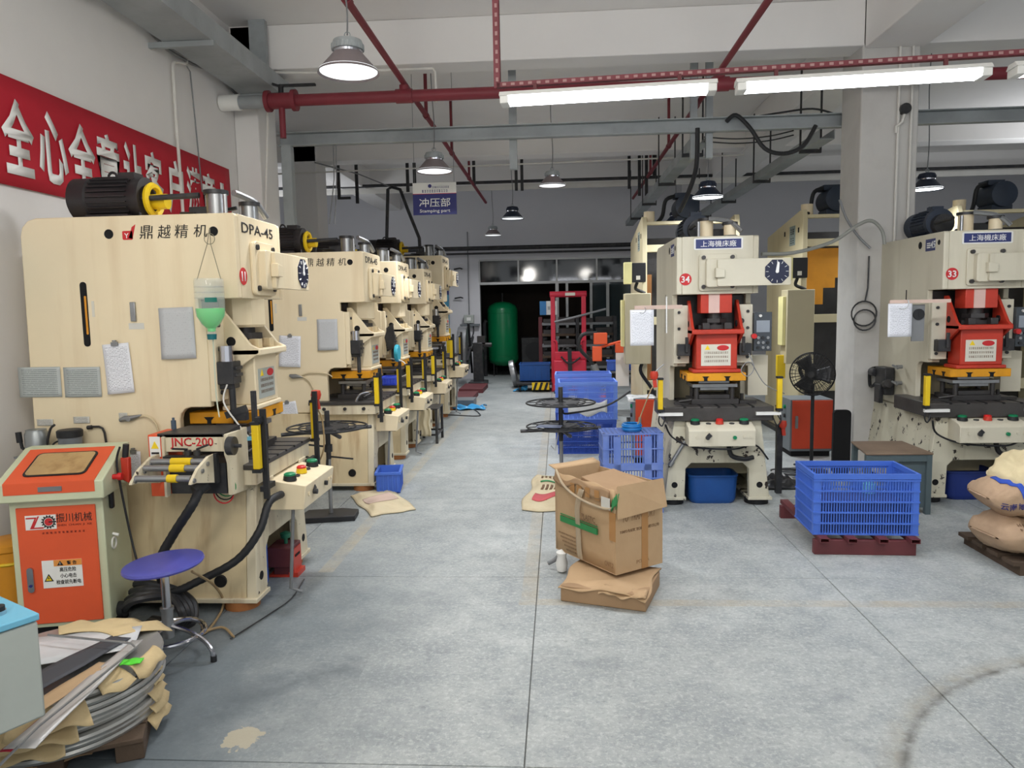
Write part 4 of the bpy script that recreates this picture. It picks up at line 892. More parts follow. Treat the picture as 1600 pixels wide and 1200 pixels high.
MB().box(-.15, .11, -.05, 0, .93, .95).build('pinch_roll', blackm, fd)
MB().cyl((.2, -.02, 1.0), (.235, -.02, 1.0), .05, n=20).cyl((.235, -.02, 1.0), (.27, -.02, 1.0), .01).box(.2, .21, -.07, .03, .993, 1.007).build('hand_wheel', blackm, fd)
MB().box(.118, .135, -.03, .0, .8, .96).build('stop_bar', black, fd)
MB().cyl((.08, -.05, .8), (.04, -.1, .77), .035, n=14).build('hose_socket', black, fd)
MB().cyl((-.17, .12, 1.07), (-.17, .12, 1.12), .014, n=10).cyl((-.17, .12, 1.12), (-.17, .12, 1.135), .007, n=8).build('oil_bottle', mat('slate_blue_plastic', S(70, 84, 100), .5), fd)
for k, (c, dx) in enumerate(((redink, 0), (ink, .008), (greenink, .016))): MB().torus((.12+dx, .06, .72+.02*k), .055, .004, (0, 1, 0), 20, 5).build('wire_loop', c, fd)
# black corrugated conduits
def corr(name, pts, r, label):
    P = spline(pts, 10); rr = [r*(1+.08*(i % 2)) for i in range(len(P))]
    return tag(MB().tube(P, rr, 10).build(name, black, ang=60), label, 'hose')
corr('conduit_hose', [Vector((-1.91, 3.7, .77)), pY(300, 790, 3.65), pY(268, 840, 3.68), pY(252, 875, 3.7), pZ(255, 930, .12)], .024, 'thick black hose hanging from the roll feeder down behind the stool')
corr('conduit_hose', [pY(440, 772, 4.12), pY(420, 786, 3.98), pY(405, 830, 3.9), pY(370, 875, 3.86), pY(310, 908, 3.8), pY(270, 925, 3.75), pZ(235, 925, .15)], .021, 'thick black hose curving from the two-hand box down to the floor')
cl = thing('hose_bundle', 'tangle of dark ribbed hoses and plugs on the floor behind the blue stool', 'hoses', (-2.22, 3.74, 0))
for k in range(4): MB().tube(spline([(-.14, .04*k-.05, .13+.03*k), (-.04, .05*k-.1, .2+.01*k), (.1, .03*k-.03, .19), (.2, .04*k-.08, .12), (.14+.02*k, -.02, .03), (-.05, .02*k, .025)], 6), .022, 8).build('hose', blackm, cl)
MB().cyl((-.2, -.05, .13), (-.13, -.05, .13), .04).build('plug', black, cl)
# drive-control cabinet
cab = thing('control_cabinet', 'orange and pale green control cabinet with warning sticker and sloping top', 'cabinet', (-2.58, 3.535, 0), R(13))
W = .222
MB().box(-W, W, .0, .36, .1, .78).build('body', mat('pale_green_paint', S(204, 210, 178), .45, dirt=S(150, 140, 110), amt=.25, scale=3), cab, bevel=.006)
pg = MATS['pale_green_paint']
MB().prism([(-.06, .78), (-.06, .875), (.28, 1.0), (.36, 1.0), (.36, .78)], 'yz', -W-.03, W+.03).build('console', pg, cab, bevel=.006)
MB().prism([(-.063, .82), (-.063, .878), (.255, .995), (.255, .988), (-.05, .872), (-.05, .82)], 'yz', -W+.01, W-.01).build('console_panel', orange, cab)
sl_ = math.atan2(.125, .34); Mx = Matrix.Translation((0, .1, .9375)) @ Matrix.Rotation(sl_, 4, 'X')
MB().rrect(-.15, .15, -.115, .115, .03, .0, .006, 'xy').xf(Mx).build('window_rubber', black, cab)
MB().rrect(-.14, .14, -.105, .105, .025, .006, .008, 'xy').xf(Mx).build('window_sheet', mat('stained_card', S(190, 158, 108), .5, dirt=S(120, 80, 36), amt=.7, scale=14, var=.06), cab)
MB().box(-.05, .06, -.068, -.063, .832, .856).build('slot_handle', greymetal, cab)
dr = MB().box(-W+.035, W-.035, -.012, .0, .125, .74).build('door', orange, cab, bevel=.003)
MB().rrect(-.155, -.125, .3, .43, .014, -.024, -.012).build('handle', chrome, dr)
MB().cyl((-.14, -.027, .335), (-.14, -.024, .335), .008, n=12).build('key_hole', navy, dr)
MB().box(-.145, .0, -.014, -.012, .625, .70).build('emblem_plate', white, dr)
MB().prism([(-.14, .69), (-.09, .69), (-.115, .63), (-.125, .63), (-.1, .683), (-.14, .683)], 'xz', -.0155, -.014).prism([(-.085, .695), (-.078, .695), (-.105, .637), (-.06, .637), (-.06, .63), (-.117, .63)], 'xz', -.0155, -.014).build('emblem_letters', redink, dr)
gr = MB().torus((-.035, -.015, .663), .026, .003, (0, 1, 0), 24, 5)
for k in range(14): gr.obox((-.035+.031*cos(k*pi/7), -.015, .663+.031*sin(k*pi/7)), (.008, .003, .006), (0, -k*pi/7, 0))
gr.box(-.035, 0, -.0165, -.014, .66, .666).build('emblem_gear', ink, dr, kind='stuff')
MB().lathe([(.02, 0), (.02, .002)], 18, M=FACE['-y'], c=(-.035, -.014, .663)).build('emblem_disc', redink, dr)
text('振川机械', .047, ink, (.085, -.0125, .68), '-y', dr, width=.17)
text('ZHEN  CHUAN  JI  XIE', .013, mat('dark_red_print', S(130, 40, 30), .6), (.085, -.0125, .64), '-y', dr, width=.165)
marks(11, .21, .011, (.03, -.0125, .605), '-y', MATS['dark_red_print'], dr, seed=4)
MB().box(-.085, .105, -.0145, -.012, .315, .46).build('warning_sticker', white, dr)
MB().box(-.028, .105, -.016, -.0145, .428, .46).build('warning_band', orangeink, dr)
MB().prism([(-.012, .432), (.018, .432), (.003, .456)], 'xz', -.0172, -.016).build('warning_sign', ink, dr)
text('!', .014, whiteink, (.003, -.0175, .441), '-y', dr)
text('警 告', .02, ink, (.058, -.016, .444), '-y', dr, bold=.015)
for k, s in enumerate(('高压危险', '小心电击', '检查前先断电')): text(s, .024, ink, (.037, -.0145, .409-.033*k), '-y', dr, width=.078 if k < 2 else .118, bold=.01)
MB().prism([(-.078, .35), (-.034, .35), (-.056, .39)], 'xz', -.016, -.0145).build('shock_triangle', ink, dr)
MB().prism([(-.07, .355), (-.042, .355), (-.056, .381)], 'xz', -.0172, -.016).build('shock_triangle', yellowink, dr)
MB().prism([(-.056, .377), (-.062, .366), (-.056, .367), (-.058, .357), (-.05, .37), (-.056, .369)], 'xz', -.018, -.0172).build('shock_bolt', ink, dr)
MB().cyl((W+.03, .08, .86), (W+.055, .08, .86), .014).cyl((W+.055, .08, .86), (W+.075, .08, .86), .02, n=18).build('stop_button', redb, cab)
MB().obox((W+.012, .09, .735), (.02, .035, .09), (0, 0, 0)).build('rotary_socket', black, cab, bevel=.008)
MB().torus((W+.004, .1, .5), .03, .005, (1, 0, 0), 18, 6).cyl((W, .1, .55), (W+.03, .1, .54), .008).build('cable_hook', white, cab)
MB().box(W+.03, W+.05, .2, .28, .8, .94).build('gun_holder', pg, cab)
MB().box(-W+.03, W-.03, .03, .33, 0, .1).build('plinth', dark, cab)
# air gun hung on the cabinet
g_ = thing('air_gun', 'red air gun with black grip hung at the cabinet\'s right side', 'air gun', pY(196, 720, 3.74))
MB().cyl((0, 0, .02), (.01, 0, .09), .016, n=12).build('grip', black, g_)
MB().hexa([(-.02, -.015, -.1), (.02, -.015, -.12), (.02, .015, -.12), (-.02, .015, -.1)], [(-.02, -.015, .02), (.025, -.015, .02), (.025, .015, .02), (-.02, .015, .02)]).build('gun_body', redp, g_, bevel=.005)
MB().tube(spline([(-.012, -.02, .08), (-.03, -.03, .0), (-.01, -.04, -.15), (.03, -.05, -.4), (.1, -.1, -.6)], 6), .006, 6).build('air_hose', black, g_)
# blue round stool
st = thing('round_stool', 'chrome swivel stool with round blue seat in front of the cabinet', 'stool', (-1.965, 3.42, 0), R(20))
MB().lathe([(0, .455), (.13, .457), (.183, .465), (.19, .475), (.186, .487), (.1, .49), (0, .489)], 40).xf(Matrix.Translation((0, 0, .455)) @ Matrix.Rotation(R(-4), 4, 'Y') @ Matrix.Translation((0, 0, -.455))).build('seat', stoolb, st)
MB().cyl((0, 0, .43), (0, 0, .455), .07, n=16).build('seat_plate', blackm, st)
MB().cyl((0, 0, .24), (0, 0, .44), .021, n=16).build('column', chrome, st)
MB().cyl((0, 0, .1), (0, 0, .25), .028, n=16).cyl((0, 0, .24), (0, 0, .255), .033, n=16).build('column_sleeve', steel, st)
MB().torus((0, 0, .12), .17, .0105, n=40, k=8).build('foot_ring', chrome, st)
for k in range(4):
    a = k*pi/2-.55; c_, s_ = cos(a), sin(a)
    l_ = MB().tube(spline([(.02*c_, .02*s_, .16), (.12*c_, .12*s_, .14), (.2*c_, .2*s_, .105), (.245*c_, .245*s_, .06), (.255*c_, .255*s_, .008)], 5), .0115, 8).build('leg', chrome, st)
    MB().cyl((.255*c_, .255*s_, 0), (.255*c_, .255*s_, .03), .015, n=10).build('rubber_tip', black, l_)
tag(MB().tube(spline([pZ(300, 893, .42), pZ(335, 915, .2), pZ(349, 945, .03), pZ(325, 985, .012), pZ(300, 995, .012), pZ(345, 980, .012), pZ(365, 995, .012)], 7), .007, 6).build('thin_hose', mat('beige_hose', S(160, 136, 100), .5)), 'thin beige air hose looping on the floor beside the stool', 'hose')
# grey console with cyan top at the lower left
gc = thing('machine_console', 'grey machine console with a cyan top and round knob, cut by the view edge', 'console', (-1.622, 2.1, 0), R(-30))
MB().box(-.5, 0, -.42, 0, .455, .765).build('cabinet', greyp, gc, bevel=.008)
MB().box(-.505, .004, -.425, .004, .768, .79).build('top_plate', cyanp, gc, bevel=.004)
MB().cyl((-.1, -.07, .79), (-.1, -.07, .803), .024, n=20).build('knob_ring', chrome, gc)
MB().cyl((-.1, -.07, .803), (-.1, -.07, .816), .021, n=20).build('knob', black, gc)
MB().rrect(-.25, -.17, .55, .62, .004, 0, .002, 'yz').build('warning_label', yellow, gc)
MB().beam((.003, -.235, .57), (.003, -.185, .6), .012, .003, (1, 0, 0)).build('label_mark', ink, gc)
MB().box(-.4, -.12, -.4, -.3, .0, .455).build('pedestal', greyp, gc)
# bundle of steel discs wrapped in paper, on a pallet
pl = thing('wood_pallet', 'small dark wooden pallet under the paper-wrapped steel discs', 'pallet', (-2.03, 2.73, 0), R(24))
for x in (-.27, 0, .27): MB().box(x-.05, x+.05, -.3, .3, 0, .07).build('bearer', wood, pl, bevel=.004)
for k in range(5): MB().box(-.32, .32, -.31+.125*k, -.2+.125*k, .07, .09).build('board', wood, pl, bevel=.003)
dz = .09
random.seed(3)
for k in range(9):
    o = MB().lathe([(.12, 0), (.365, 0), (.37, .012), (.365, .022), (.12, .022)], 48).build('steel_disc', mat('bright_strip_steel', S(176, 176, 172), .32, metal=.6, var=.06))
    o.location = (-2.03+random.uniform(-.015, .015), 2.73+random.uniform(-.015, .015), dz); dz += .0255
    tag(o, 'coiled steel strip disc in the paper-wrapped stack on the pallet, %s' % ['lowest one', 'second from below', 'third from below', 'fourth from below', 'middle one', 'fourth from the top', 'third from the top', 'second from the top', 'topmost'][k], 'steel disc', 'steel discs on the small pallet')
def wav(cx, cy, r0, r1, a0, a1, z0, amp, ph):
    def f(u, v):
        a = a0+(a1-a0)*u; r = r0+(r1-r0)*v
        return (cx+r*cos(a), cy+r*sin(a), z0+amp*(sin(a*13+ph)+.6*sin(a*23+2*ph))*v*(.5+v)-.05*v*v)
    return f
for k, (z, a0, a1, r1, lab) in enumerate(((.335, .85, 2.2, .44, 'crumpled kraft paper sheet over the back of the steel discs'), (.30, -1.35, -.75, .47, 'torn kraft paper folded over the front of the steel discs, upper sheet'), (.25, -1.6, -.85, .46, 'torn kraft paper hanging off the front of the steel discs, middle sheet'), (.2, -1.75, -.95, .45, 'torn kraft paper hanging off the front of the steel discs, lowest sheet'))):
    tag(MB().grid(wav(-2.03, 2.73, .2 if k == 0 else .3, r1, a0, a1, z+(.016 if k == 0 else .004), .006, k*1.7), 40, 8).build('kraft_sheet', kraft, thick=.003), lab, 'paper')
tag(MB().grid(wav(-2.03, 2.73, .35, .40, -.25, .25, .345, .006, .5), 24, 4).build('kraft_flap', kraft, thick=.003), 'folded brown paper edge on the right rim of the steel discs', 'paper')
for k in range(5):
    tag(MB().grid(wav(-2.03, 2.73, .31, .395-.004*k, -.05+.03*k, .42-.03*k, .10+.05*k, .006, k*2.1), 16, 3).build('kraft_flap', kraft, thick=.003), 'brown paper edge between the steel discs at the right rim, %s' % ['lowest', 'second from below', 'middle', 'second from the top', 'topmost'][k], 'paper')
tag(MB().grid(wav(-2.03, 2.73, .25, .40, -.62, -.28, .347, .005, 4), 14, 5).build('kraft_sheet', kraft, thick=.003), 'brown paper tongue on the front right of the disc stack', 'paper')
def strip(a, b, w0, w1, z, mt, name, lab, cat='sheet', lift=.004, t=.003):
    a = Vector(a); b = Vector(b); d = (b-a).normalized(); n_ = Vector((-d.y, d.x, 0))
    def f(u, v): p = a.lerp(b, u); return (p+n_*(v-.5)*(w0+(w1-w0)*u)+Vector((0, 0, lift*sin(u*9+v*3)*.5))).to_tuple()
    return tag(MB().grid(f, 14, 4).build(name, mt, thick=t), lab, cat)
def q(px, py, z): return pZ(px, py, z)
strip(q(40, 1020, .345), q(215, 995, .345), .3, .24, 0, film, 'plastic_film', 'clear plastic film under the dark strip on the disc stack', 'film')
strip(q(20, 1085, .352), q(190, 995, .352), .15, .1, 0, mat('charcoal_sheet', S(66, 68, 74), .6), 'dark_strip', 'charcoal grey sheet strip lying across the disc stack')
strip(q(20, 1130, .352), q(165, 1035, .352), .085, .06, 0, carton_m, 'card_strip', 'light brown card strip lying across the disc stack')
strip(q(30, 1170, .352), q(215, 1000, .352), .1, .045, 0, mat('silver_film', S(196, 194, 192), .35, metal=.2, var=.06), 'silver_strip', 'long pale silver wrapping strip across the disc stack')
strip(q(10, 1175, .347), q(105, 1095, .347), .05, .03, 0, mat('red_card', S(168, 36, 56), .6), 'red_strip', 'red card strip poking out at the left of the disc stack')
strip(q(190, 1035, .35), q(222, 1032, .35), .05, .05, 0, mat('lime_label', S(92, 220, 60), .6), 'green_label', 'bright green paper tag on top of the disc stack', 'label')
tag(MB().tube([q(0, 1195, .38), q(60, 1135, .38), q(212, 1012, .38), q(205, 1005, .38), q(75, 992, .38)], .005, 6).build('wire_frame', steel), 'bent thin steel rod lying on top of the disc stack', 'rod')
strip(q(30, 1185, .05), q(150, 1165, .05), .2, .12, 0, carton_d, 'cardboard_sheet', 'dirty cardboard sheet under the lower corner of the disc stack', lift=.012)
# yellow bin by the wall
MB_ = MB().lathe([(.1, 0), (.115, .1), (.125, .42), (.135, .43), (.135, .46), (.12, .47), (.0, .475)], 28)
yb = thing('yellow_drum', 'yellow plastic drum by the wall behind the orange cabinet', 'drum', (-3.08, 3.83, 0))
MB_.build('body', orange_y, yb)
MB().torus((0, 0, .36), .124, .01, n=28, k=6).build('rim_hoop', yellow, yb)
# notice board at the view edge
nb = thing('wall_board', 'blue headed notice board at the wall, cut by the view edge', 'board', (-3.235, 3.95, 1.72), R(90))
MB().box(-.5, .045, -.012, 0, .1, .44).build('board', mat('light_blue_board', S(168, 208, 232), .5), nb, bevel=.003)
MB().box(-.5, .045, -.014, -.0005, .4, .46).build('header', mat('board_blue', S(30, 100, 190), .5), nb)
MB().box(-.5, .045, -.016, 0, .04, .1).build('tray', greymetal, nb)
# things on the side of the first press
YS = 4.42-.335-.002
def sheet(px0, py0, px1, py1, Y, mt, lab, tilt=0., name='paper_sheet', cat='paper', clip=True, curl=.012):
    a = pY(px0, py0, Y); b = pY(px1, py1, Y); w = abs(b.x-a.x); h = abs(b.z-a.z)
    t = thing(name, lab, cat, ((a.x+b.x)/2, Y-.003, min(a.z, b.z)))
    t.rotation_euler = (0, R(tilt), 0)
    uvsheet('sheet', w, h, mt, t, curl=curl)
    if clip: MB().box(-.02, .02, -.012, -.002, h-.012, h+.01).cyl((0, -.006, h+.012), (0, -.006, h+.02), .012, n=10).build('clip', steel, t)
    return t
sheet(165, 537, 212, 614, YS-.004, paper_w, 'printed white sheet hung on the nearest press, above its switches', tilt=-4)
sheet(249, 481, 308, 560, YS, paper_g, 'grey faded sheet in a sleeve on the nearest press, left of the bottle', tilt=-1, clip=False)
sheet(28, 574, 98, 620, YS, chart_m, 'pale printed chart at the rear end of the nearest press', clip=False, curl=.002, name='printed_chart')
sheet(99, 574, 160, 620, YS, chart_m, 'second pale printed chart beside the hanging white sheet', clip=False, curl=.002, name='printed_chart')
sheet(197, 705, 224, 783, YS-.003, paper_w, 'white sheet half hidden behind the red air gun', tilt=1, clip=True)
Y2 = 7.22-.335-.002
sheet(434, 525, 470, 573, Y2-.003, paper_w, 'printed white sheet on a clip at the second press', tilt=3)
sheet(495, 499, 529, 547, Y2, paper_g, 'grey faded sheet on the second press, right of the clipped one', clip=False)
sheet(441, 628, 470, 666, Y2-.003, paper_w, 'tilted white sheet low on the second press', tilt=-9)
for (x0, x1, y0, lab) in ((58, 84, 655, 'small printed label above the silver jug'), (115, 141, 651, 'small printed label above the grey jar'), (186, 200, 645, 'tiny printed label above the air nozzle')):
    sheet(x0, y0, x1, y0+10, YS, label_m, lab, clip=False, curl=0, name='small_label', cat='label')
sh = thing('side_shelf', 'small metal shelf on the nearest press behind the orange cabinet', 'shelf', (-2.89, YS, .92))
MB().box(-.2, .14, -.16, 0, -.012, 0).build('plate', greymetal, sh)
jg = thing('metal_jug', 'silver metal jug with black handle on the press shelf', 'jug', (-3.0, YS-.085, .92))
MB().lathe([(.0, 0), (.062, 0), (.06, .12), (.052, .135), (.052, .145), (.0, .15)], 10).build('body', mat('dull_silver', S(150, 154, 154), .35, metal=.6), jg)
MB().tube([(-.06, -.01, .02), (-.085, -.01, .04), (-.095, -.01, .11)], .009, 8).cyl((-.096, -.01, .07), (-.1, -.01, .13), .016, n=10).build('handle', black, jg)
MB().tube(spline([(.05, 0, .02), (.07, 0, .1), (.09, 0, .15), (.12, -.01, .17)], 5), .007, 8).build('spout', steel_d, jg)
jr = thing('grease_jar', 'grey translucent jar with black lid on the press shelf', 'jar', (-2.80, YS-.085, .92))
MB().lathe([(0, 0), (.06, 0), (.062, .1), (0, .1)], 24).build('body', mat('smoky_plastic', S(110, 114, 120), .3), jr)
MB().lathe([(.066, .1), (.068, .135), (.06, .142), (0, .143)], 24).build('lid', black, jr)
MB().tube(spline([(-.06, 0, .08), (-.09, -.02, .06), (-.12, -.02, .0)], 5), .005, 6).build('tube', black, jr)
hk = thing('hex_key', 'large bent hex key hung on the nearest press', 'tool', (0, 0, 0)); 
hk.location = (-2.66, YS-.012, .93)
MB().tube([(-.075, 0, .135), (-.01, 0, .135), (.01, 0, .125), (.02, 0, .1), (.03, 0, -.01)], .007, 6).cyl((-.08, 0, .13), (-.055, 0, .133), .012).build('key_bar', steel_d, hk)
an = thing('air_nozzle', 'chrome air nozzle with pale hose on the nearest press', 'air nozzle', pY(203, 654, YS-.012))
MB().tube([(-.06, 0, -.01), (-.03, 0, 0), (.0, 0, .0), (.07, 0, .018)], [.012, .018, .018, .006], 10).cyl((.0, .012, 0), (.0, -.02, 0), .014).build('nozzle', steel, an)
MB().tube(spline([(.06, 0, .01), (.1, 0, .01), (.15, 0, -.03), (.17, 0, -.12)], 6), .006, 6).build('air_hose', mat('clear_hose', S(206, 190, 156), .4), an)
an2 = thing('air_nozzle', 'chrome air nozzle with pale hose on the second press', 'air nozzle', pY(462, 588, Y2-.012))
MB().tube([(-.06, 0, .01), (-.03, 0, 0), (.0, 0, .0), (.07, 0, -.01)], [.012, .022, .022, .006], 10).build('nozzle', steel, an2)
MB().tube(spline([(.06, 0, .01), (.14, 0, .03), (.3, 0, .02), (.36, -.01, -.01)], 6), .006, 6).tube(spline([(.05, 0, .0), (.13, 0, -.05), (.18, 0, -.2), (.18, 0, -.45)], 6), .007, 6).build('air_hose', MATS['clear_hose'], an2)
# hanging bottle
bt = thing('hanging_bottle', 'upturned clear plastic bottle with green liquid hung on the nearest press', 'bottle', pY(331, 522, 3.98))
pet = glass('clear_plastic', S(214, 222, 218), .08, .14)
MB().lathe([(.022, 0), (.024, .03), (.05, .055), (.074, .1), (.078, .13), (.078, .29), (.074, .305)], 28).build('shell', pet, bt, thick=.0012)
MB().lathe([(.0, .012), (.02, .014), (.022, .032), (.048, .058), (.071, .1), (.075, .13), (.075, .142), (0, .142)], 28).build('liquid', mat('green_liquid', S(84, 222, 112), .25, var=.02), bt)
MB().lathe([(0, -.03), (.024, -.03), (.026, 0), (0, 0)], 20).build('cap', mat('teal_cap', S(20, 100, 106), .4), bt)
for z in (.2, .23, .26): MB().torus((0, 0, z), .078, .002, n=28, k=5).build('rib', pet, bt)
lb_ = MB()
for i in range(8):
    a0, a1 = -1.45+i*.1, -1.35+i*.1
    lb_.add([(.0795*cos(a0), .0795*sin(a0), .175), (.0795*cos(a1), .0795*sin(a1), .175), (.0795*cos(a1), .0795*sin(a1), .2), (.0795*cos(a0), .0795*sin(a0), .2)], [(0, 1, 2, 3)])
lb_.build('label', mat('green_label', S(24, 110, 96), .4), bt)
tp = pY(333, 357, 4.06)-bt.location
MB().tube([(-.065, 0, .3), (-.01, .03, tp.z-.09), (0, .05, tp.z)], .0022, 5).tube([(.07, 0, .3), (.01, .03, tp.z-.09), (0, .05, tp.z)], .0022, 5).torus((0, .04, tp.z-.06), .03, .002, (0, 1, 0), 14, 5).build('string', mat('string', S(130, 124, 104), .8), bt)
MB().tube(spline([(.0, .01, -.03), (-.01, .03, -.15), (-.02, .05, -.35), (.0, .03, -.47)], 5), .004, 6).build('drip_tube', mat('clear_tube', S(200, 206, 186), .3), bt)
# small red jack and blue can under the first press
rj = thing('oil_pump', 'small red oil pump box with green valve under the nearest press', 'pump', (-1.80, 4.57, 0))
MB().box(-.09, .07, -.08, .1, .07, .2).build('body', redsteel, rj, bevel=.006)
MB().box(.07, .076, -.06, .08, .03, .18).build('front_plate', redp, rj)
MB().box(.072, .08, -.03, .05, .125, .14).build('slot', dark, rj)
MB().box(-.09, .1, -.06, .08, .0, .015).box(.04, .1, -.06, .08, .015, .03).build('foot', redp, rj)
MB().box(-.06, .06, -.05, .07, .015, .07).build('pedestal', redsteel, rj)
MB().cyl((0, .02, .2), (0, .02, .24), .012).lathe([(.03, .24), (.035, .27), (0, .285)], 14, c=(0, .02, 0)).build('valve', mat('valve_green', S(40, 110, 84), .4), rj)
tag(MB().lathe([(0, 0), (.1, 0), (.105, .02), (.105, .3), (.09, .33), (0, .335)], 24, c=(-1.96, 4.40, .0)).build('blue_can', blue_c), 'blue plastic can half hidden under the nearest press', 'can')
tag(MB().tube(spline([pZ(360, 998, .01), pZ(420, 960, .01), pZ(455, 935, .01), pZ(475, 905, .01)], 5), .004, 6).build('floor_wire', blackm), 'thin dark wire lying on the floor by the nearest press', 'wire')

# ------------------------------------------------------------------ reel stands
def reel(name, lab, loc, discs, arms_z, top, base, rz=0):
    t = thing(name, lab, 'reel stand', loc, rz)
    if base == 'plate':
        MB().prism([(-.22, -.13), (.2, -.13), (.22, .08), (.08, .14), (-.2, .14), (-.24, 0)], 'xy', 0, .045).build('base_plate', black, t, bevel=.006)
    else:
        for k in range(3):
            a = k*2*pi/3+.3; MB().beam((0, 0, .03), (.34*cos(a), .34*sin(a), .02), .04, .035).build('base_leg', blackm, t)
    MB().cyl((0, 0, .03), (0, 0, .55), .017, n=12).build('lower_pole', steel, t)
    MB().cyl((0, 0, .5), (0, 0, top), .021, n=12).cyl((0, 0, .56), (0, 0, .62), .034, n=12).build('upper_pole', blackm, t)
    for z, r, rot in discs:
        d = MB().torus((0, 0, z), r, .008, n=40, k=6).torus((0, 0, z), r*.72, .006, n=32, k=5).torus((0, 0, z), r*.4, .006, n=24, k=5).torus((0, 0, z), .04, .01, n=16, k=5)
        for k in range(10):
            a = rot+k*pi/5; d.beam((.03*cos(a), .03*sin(a), z), (r*cos(a), r*sin(a), z), .03, .005)
        d.cyl((0, 0, z-.004), (0, 0, z+.004), r*.55, n=28)
        d.build('reel_disc', black, t)
    for k in range(4):
        a = .35+k*pi/2; MB().cyl((0, 0, arms_z), (.37*cos(a), .37*sin(a), arms_z), .016, n=8).build('arm', blackm, t)
    return t
r1 = reel('reel_stand', 'black reel stand with round lattice disc on a black base plate, by the second press', (-1.9, 5.86, 0), [(.765, .32, .1)], .735, .9, 'plate', R(12))
MB().tube([(0, 0, .52), (.2, -.05, .5)], .008, 6).tube([(0, 0, .6), (-.2, -.15, .66), (-.3, -.2, .7)], .008, 6).build('side_rod', blackm, r1)
MB().prism([(-.02, .5), (.0, .5), (-.01, .36), (-.03, .4)], 'xz', -.02, .0).build('side_flag', black, r1)
r2 = reel('reel_stand', 'black two-tier reel stand standing behind the cardboard carton', (.012, 6.6, 0), [(.85, .31, .0), (.635, .31, .3)], .605, .99, 'legs', R(-8))
MB().box(-.2, .02, -.17, -.03, .646, .65).build('grey_card', mat('blue_grey_sheet', S(120, 130, 156), .5), r2)
MB().tube(spline([(.02, 0, .78), (.06, .0, .75), (.4, .0, .82), (.62, .05, .95)], 5), .009, 8).build('guide_rod', blackm, r2)
MB().tube([(-.02, -.02, .6), (-.05, -.04, .42), (-.09, -.03, .46)], .006, 6).build('plastic_strip', film, r2)
# red air gun over the light curtain of the first press
def gun(loc, lab, rod=None, tip=None, face=1):
    t = thing('air_gun', lab, 'air gun', loc)
    MB().lathe([(0, 0), (.028, 0), (.036, .03), (.03, .06), (0, .065)], 14).build('gun_head', redp, t)
    MB().beam((0, 0, .01), (face*.01, 0, -.07), .03, .03).build('gun_grip', redp, t)
    if tip: MB().tube([(0, 0, .05), tip], .004, 6).build('nozzle', steel, t)
    if rod: MB().tube(spline([(0, 0, -.06)]+rod, 5), .006, 6).build('air_hose', MATS['beige_hose'], t)
    return t
gun((-1.66, 4.905, 1.11), 'red air gun lying on the light bar at the far side of the nearest press', rod=[(.03, .02, -.15), (.03, .02, -.35), (-.05, .05, -.5)])
gun(pY(1022, 592, 6.1), 'red air gun on the light bar left of the press with sticker 34', rod=[(-.03, 0, -.1), (-.1, 0, -.28), (-.15, 0, -.42)], tip=(.08, 0, .12))
g3 = gun(pY(1223, 668, 6.6), 'red air gun hung on a dark post right of the press with sticker 34')
MB().tube(spline([(0, 0, .05), (-.04, 0, .1), (-.06, .02, .2)], 4), .005, 6).build('hook_cable', black, g3)
tag(MB().box(1.935, 1.985, 6.62, 6.67, 0, .62).build('dark_post', blackm), 'short dark post beside the press with sticker 34', 'post')
# ------------------------------------------------------------------ crates, carton, sacks
def crate(name, lab, loc, rz, w, d, h, mt, ns=26, nr=6, group=None, flip=False, t_=.012):
    """open plastic crate: rims, corner posts, rails and upright slats; base lattice below (above when turned over)"""
    t = thing(name, lab, 'crate', loc, rz, group)
    Z = (lambda z: h-z) if flip else (lambda z: z)
    def bx(mb, x0, x1, y0, y1, z0, z1): a, b = sorted((Z(z0), Z(z1))); return mb.box(x0, x1, y0, y1, a, b)
    rim = MB()
    for s in (-1, 1):
        bx(rim, -w/2, w/2, *sorted((s*d/2, s*(d/2-t_*1.6))), h-.035, h); bx(rim, *sorted((s*w/2, s*(w/2-t_*1.6))), -d/2+t_*1.6, d/2-t_*1.6, h-.035, h)
    rim.build('rim', mt, t, kind='stuff')
    for sx in (-1, 1):
        for sy in (-1, 1):
            p = MB(); bx(p, *sorted((sx*(w/2-.004), sx*(w/2-.045))), *sorted((sy*(d/2-.004), sy*(d/2-.016))), 0, h-.035); bx(p, *sorted((sx*(w/2-.004), sx*(w/2-.016))), *sorted((sy*(d/2-.016), sy*(d/2-.045))), 0, h-.035)
            p.build('corner_post', mt, t)
    for s in (-1, 1):
        m1 = MB()
        for i in range(ns): x = -w/2+.05+(w-.1)*i/(ns-1); bx(m1, x-.004, x+.004, *sorted((s*(d/2-.006), s*(d/2-.013))), .01, h-.035)
        m1.build('slats', mt, t, kind='stuff')
        m2 = MB(); n2 = max(8, int(ns*d/w))
        for i in range(n2): y = -d/2+.05+(d-.1)*i/(n2-1); bx(m2, *sorted((s*(w/2-.006), s*(w/2-.013))), y-.004, y+.004, .01, h-.035)
        m2.build('slats', mt, t, kind='stuff')
        for i in range(nr):
            z = .0+(h-.05)*i/(nr-1) if nr > 1 else 0
            m3 = MB(); bx(m3, -w/2, w/2, *sorted((s*d/2, s*(d/2-.014))), z, z+.011); m3.build('rail', mt, t)
            m4 = MB(); bx(m4, *sorted((s*w/2, s*(w/2-.014))), -d/2+.014, d/2-.014, z, z+.011); m4.build('rail', mt, t)
    b = MB()
    for i in range(14): x = -w/2+.02+(w-.04)*i/13; bx(b, x-.006, x+.006, -d/2+.014, d/2-.014, 0, .008)
    for i in range(9): y = -d/2+.02+(d-.04)*i/8; bx(b, -w/2+.014, w/2-.014, y-.006, y+.006, 0, .01)
    b.build('base_lattice', mt, t, kind='stuff')
    return t
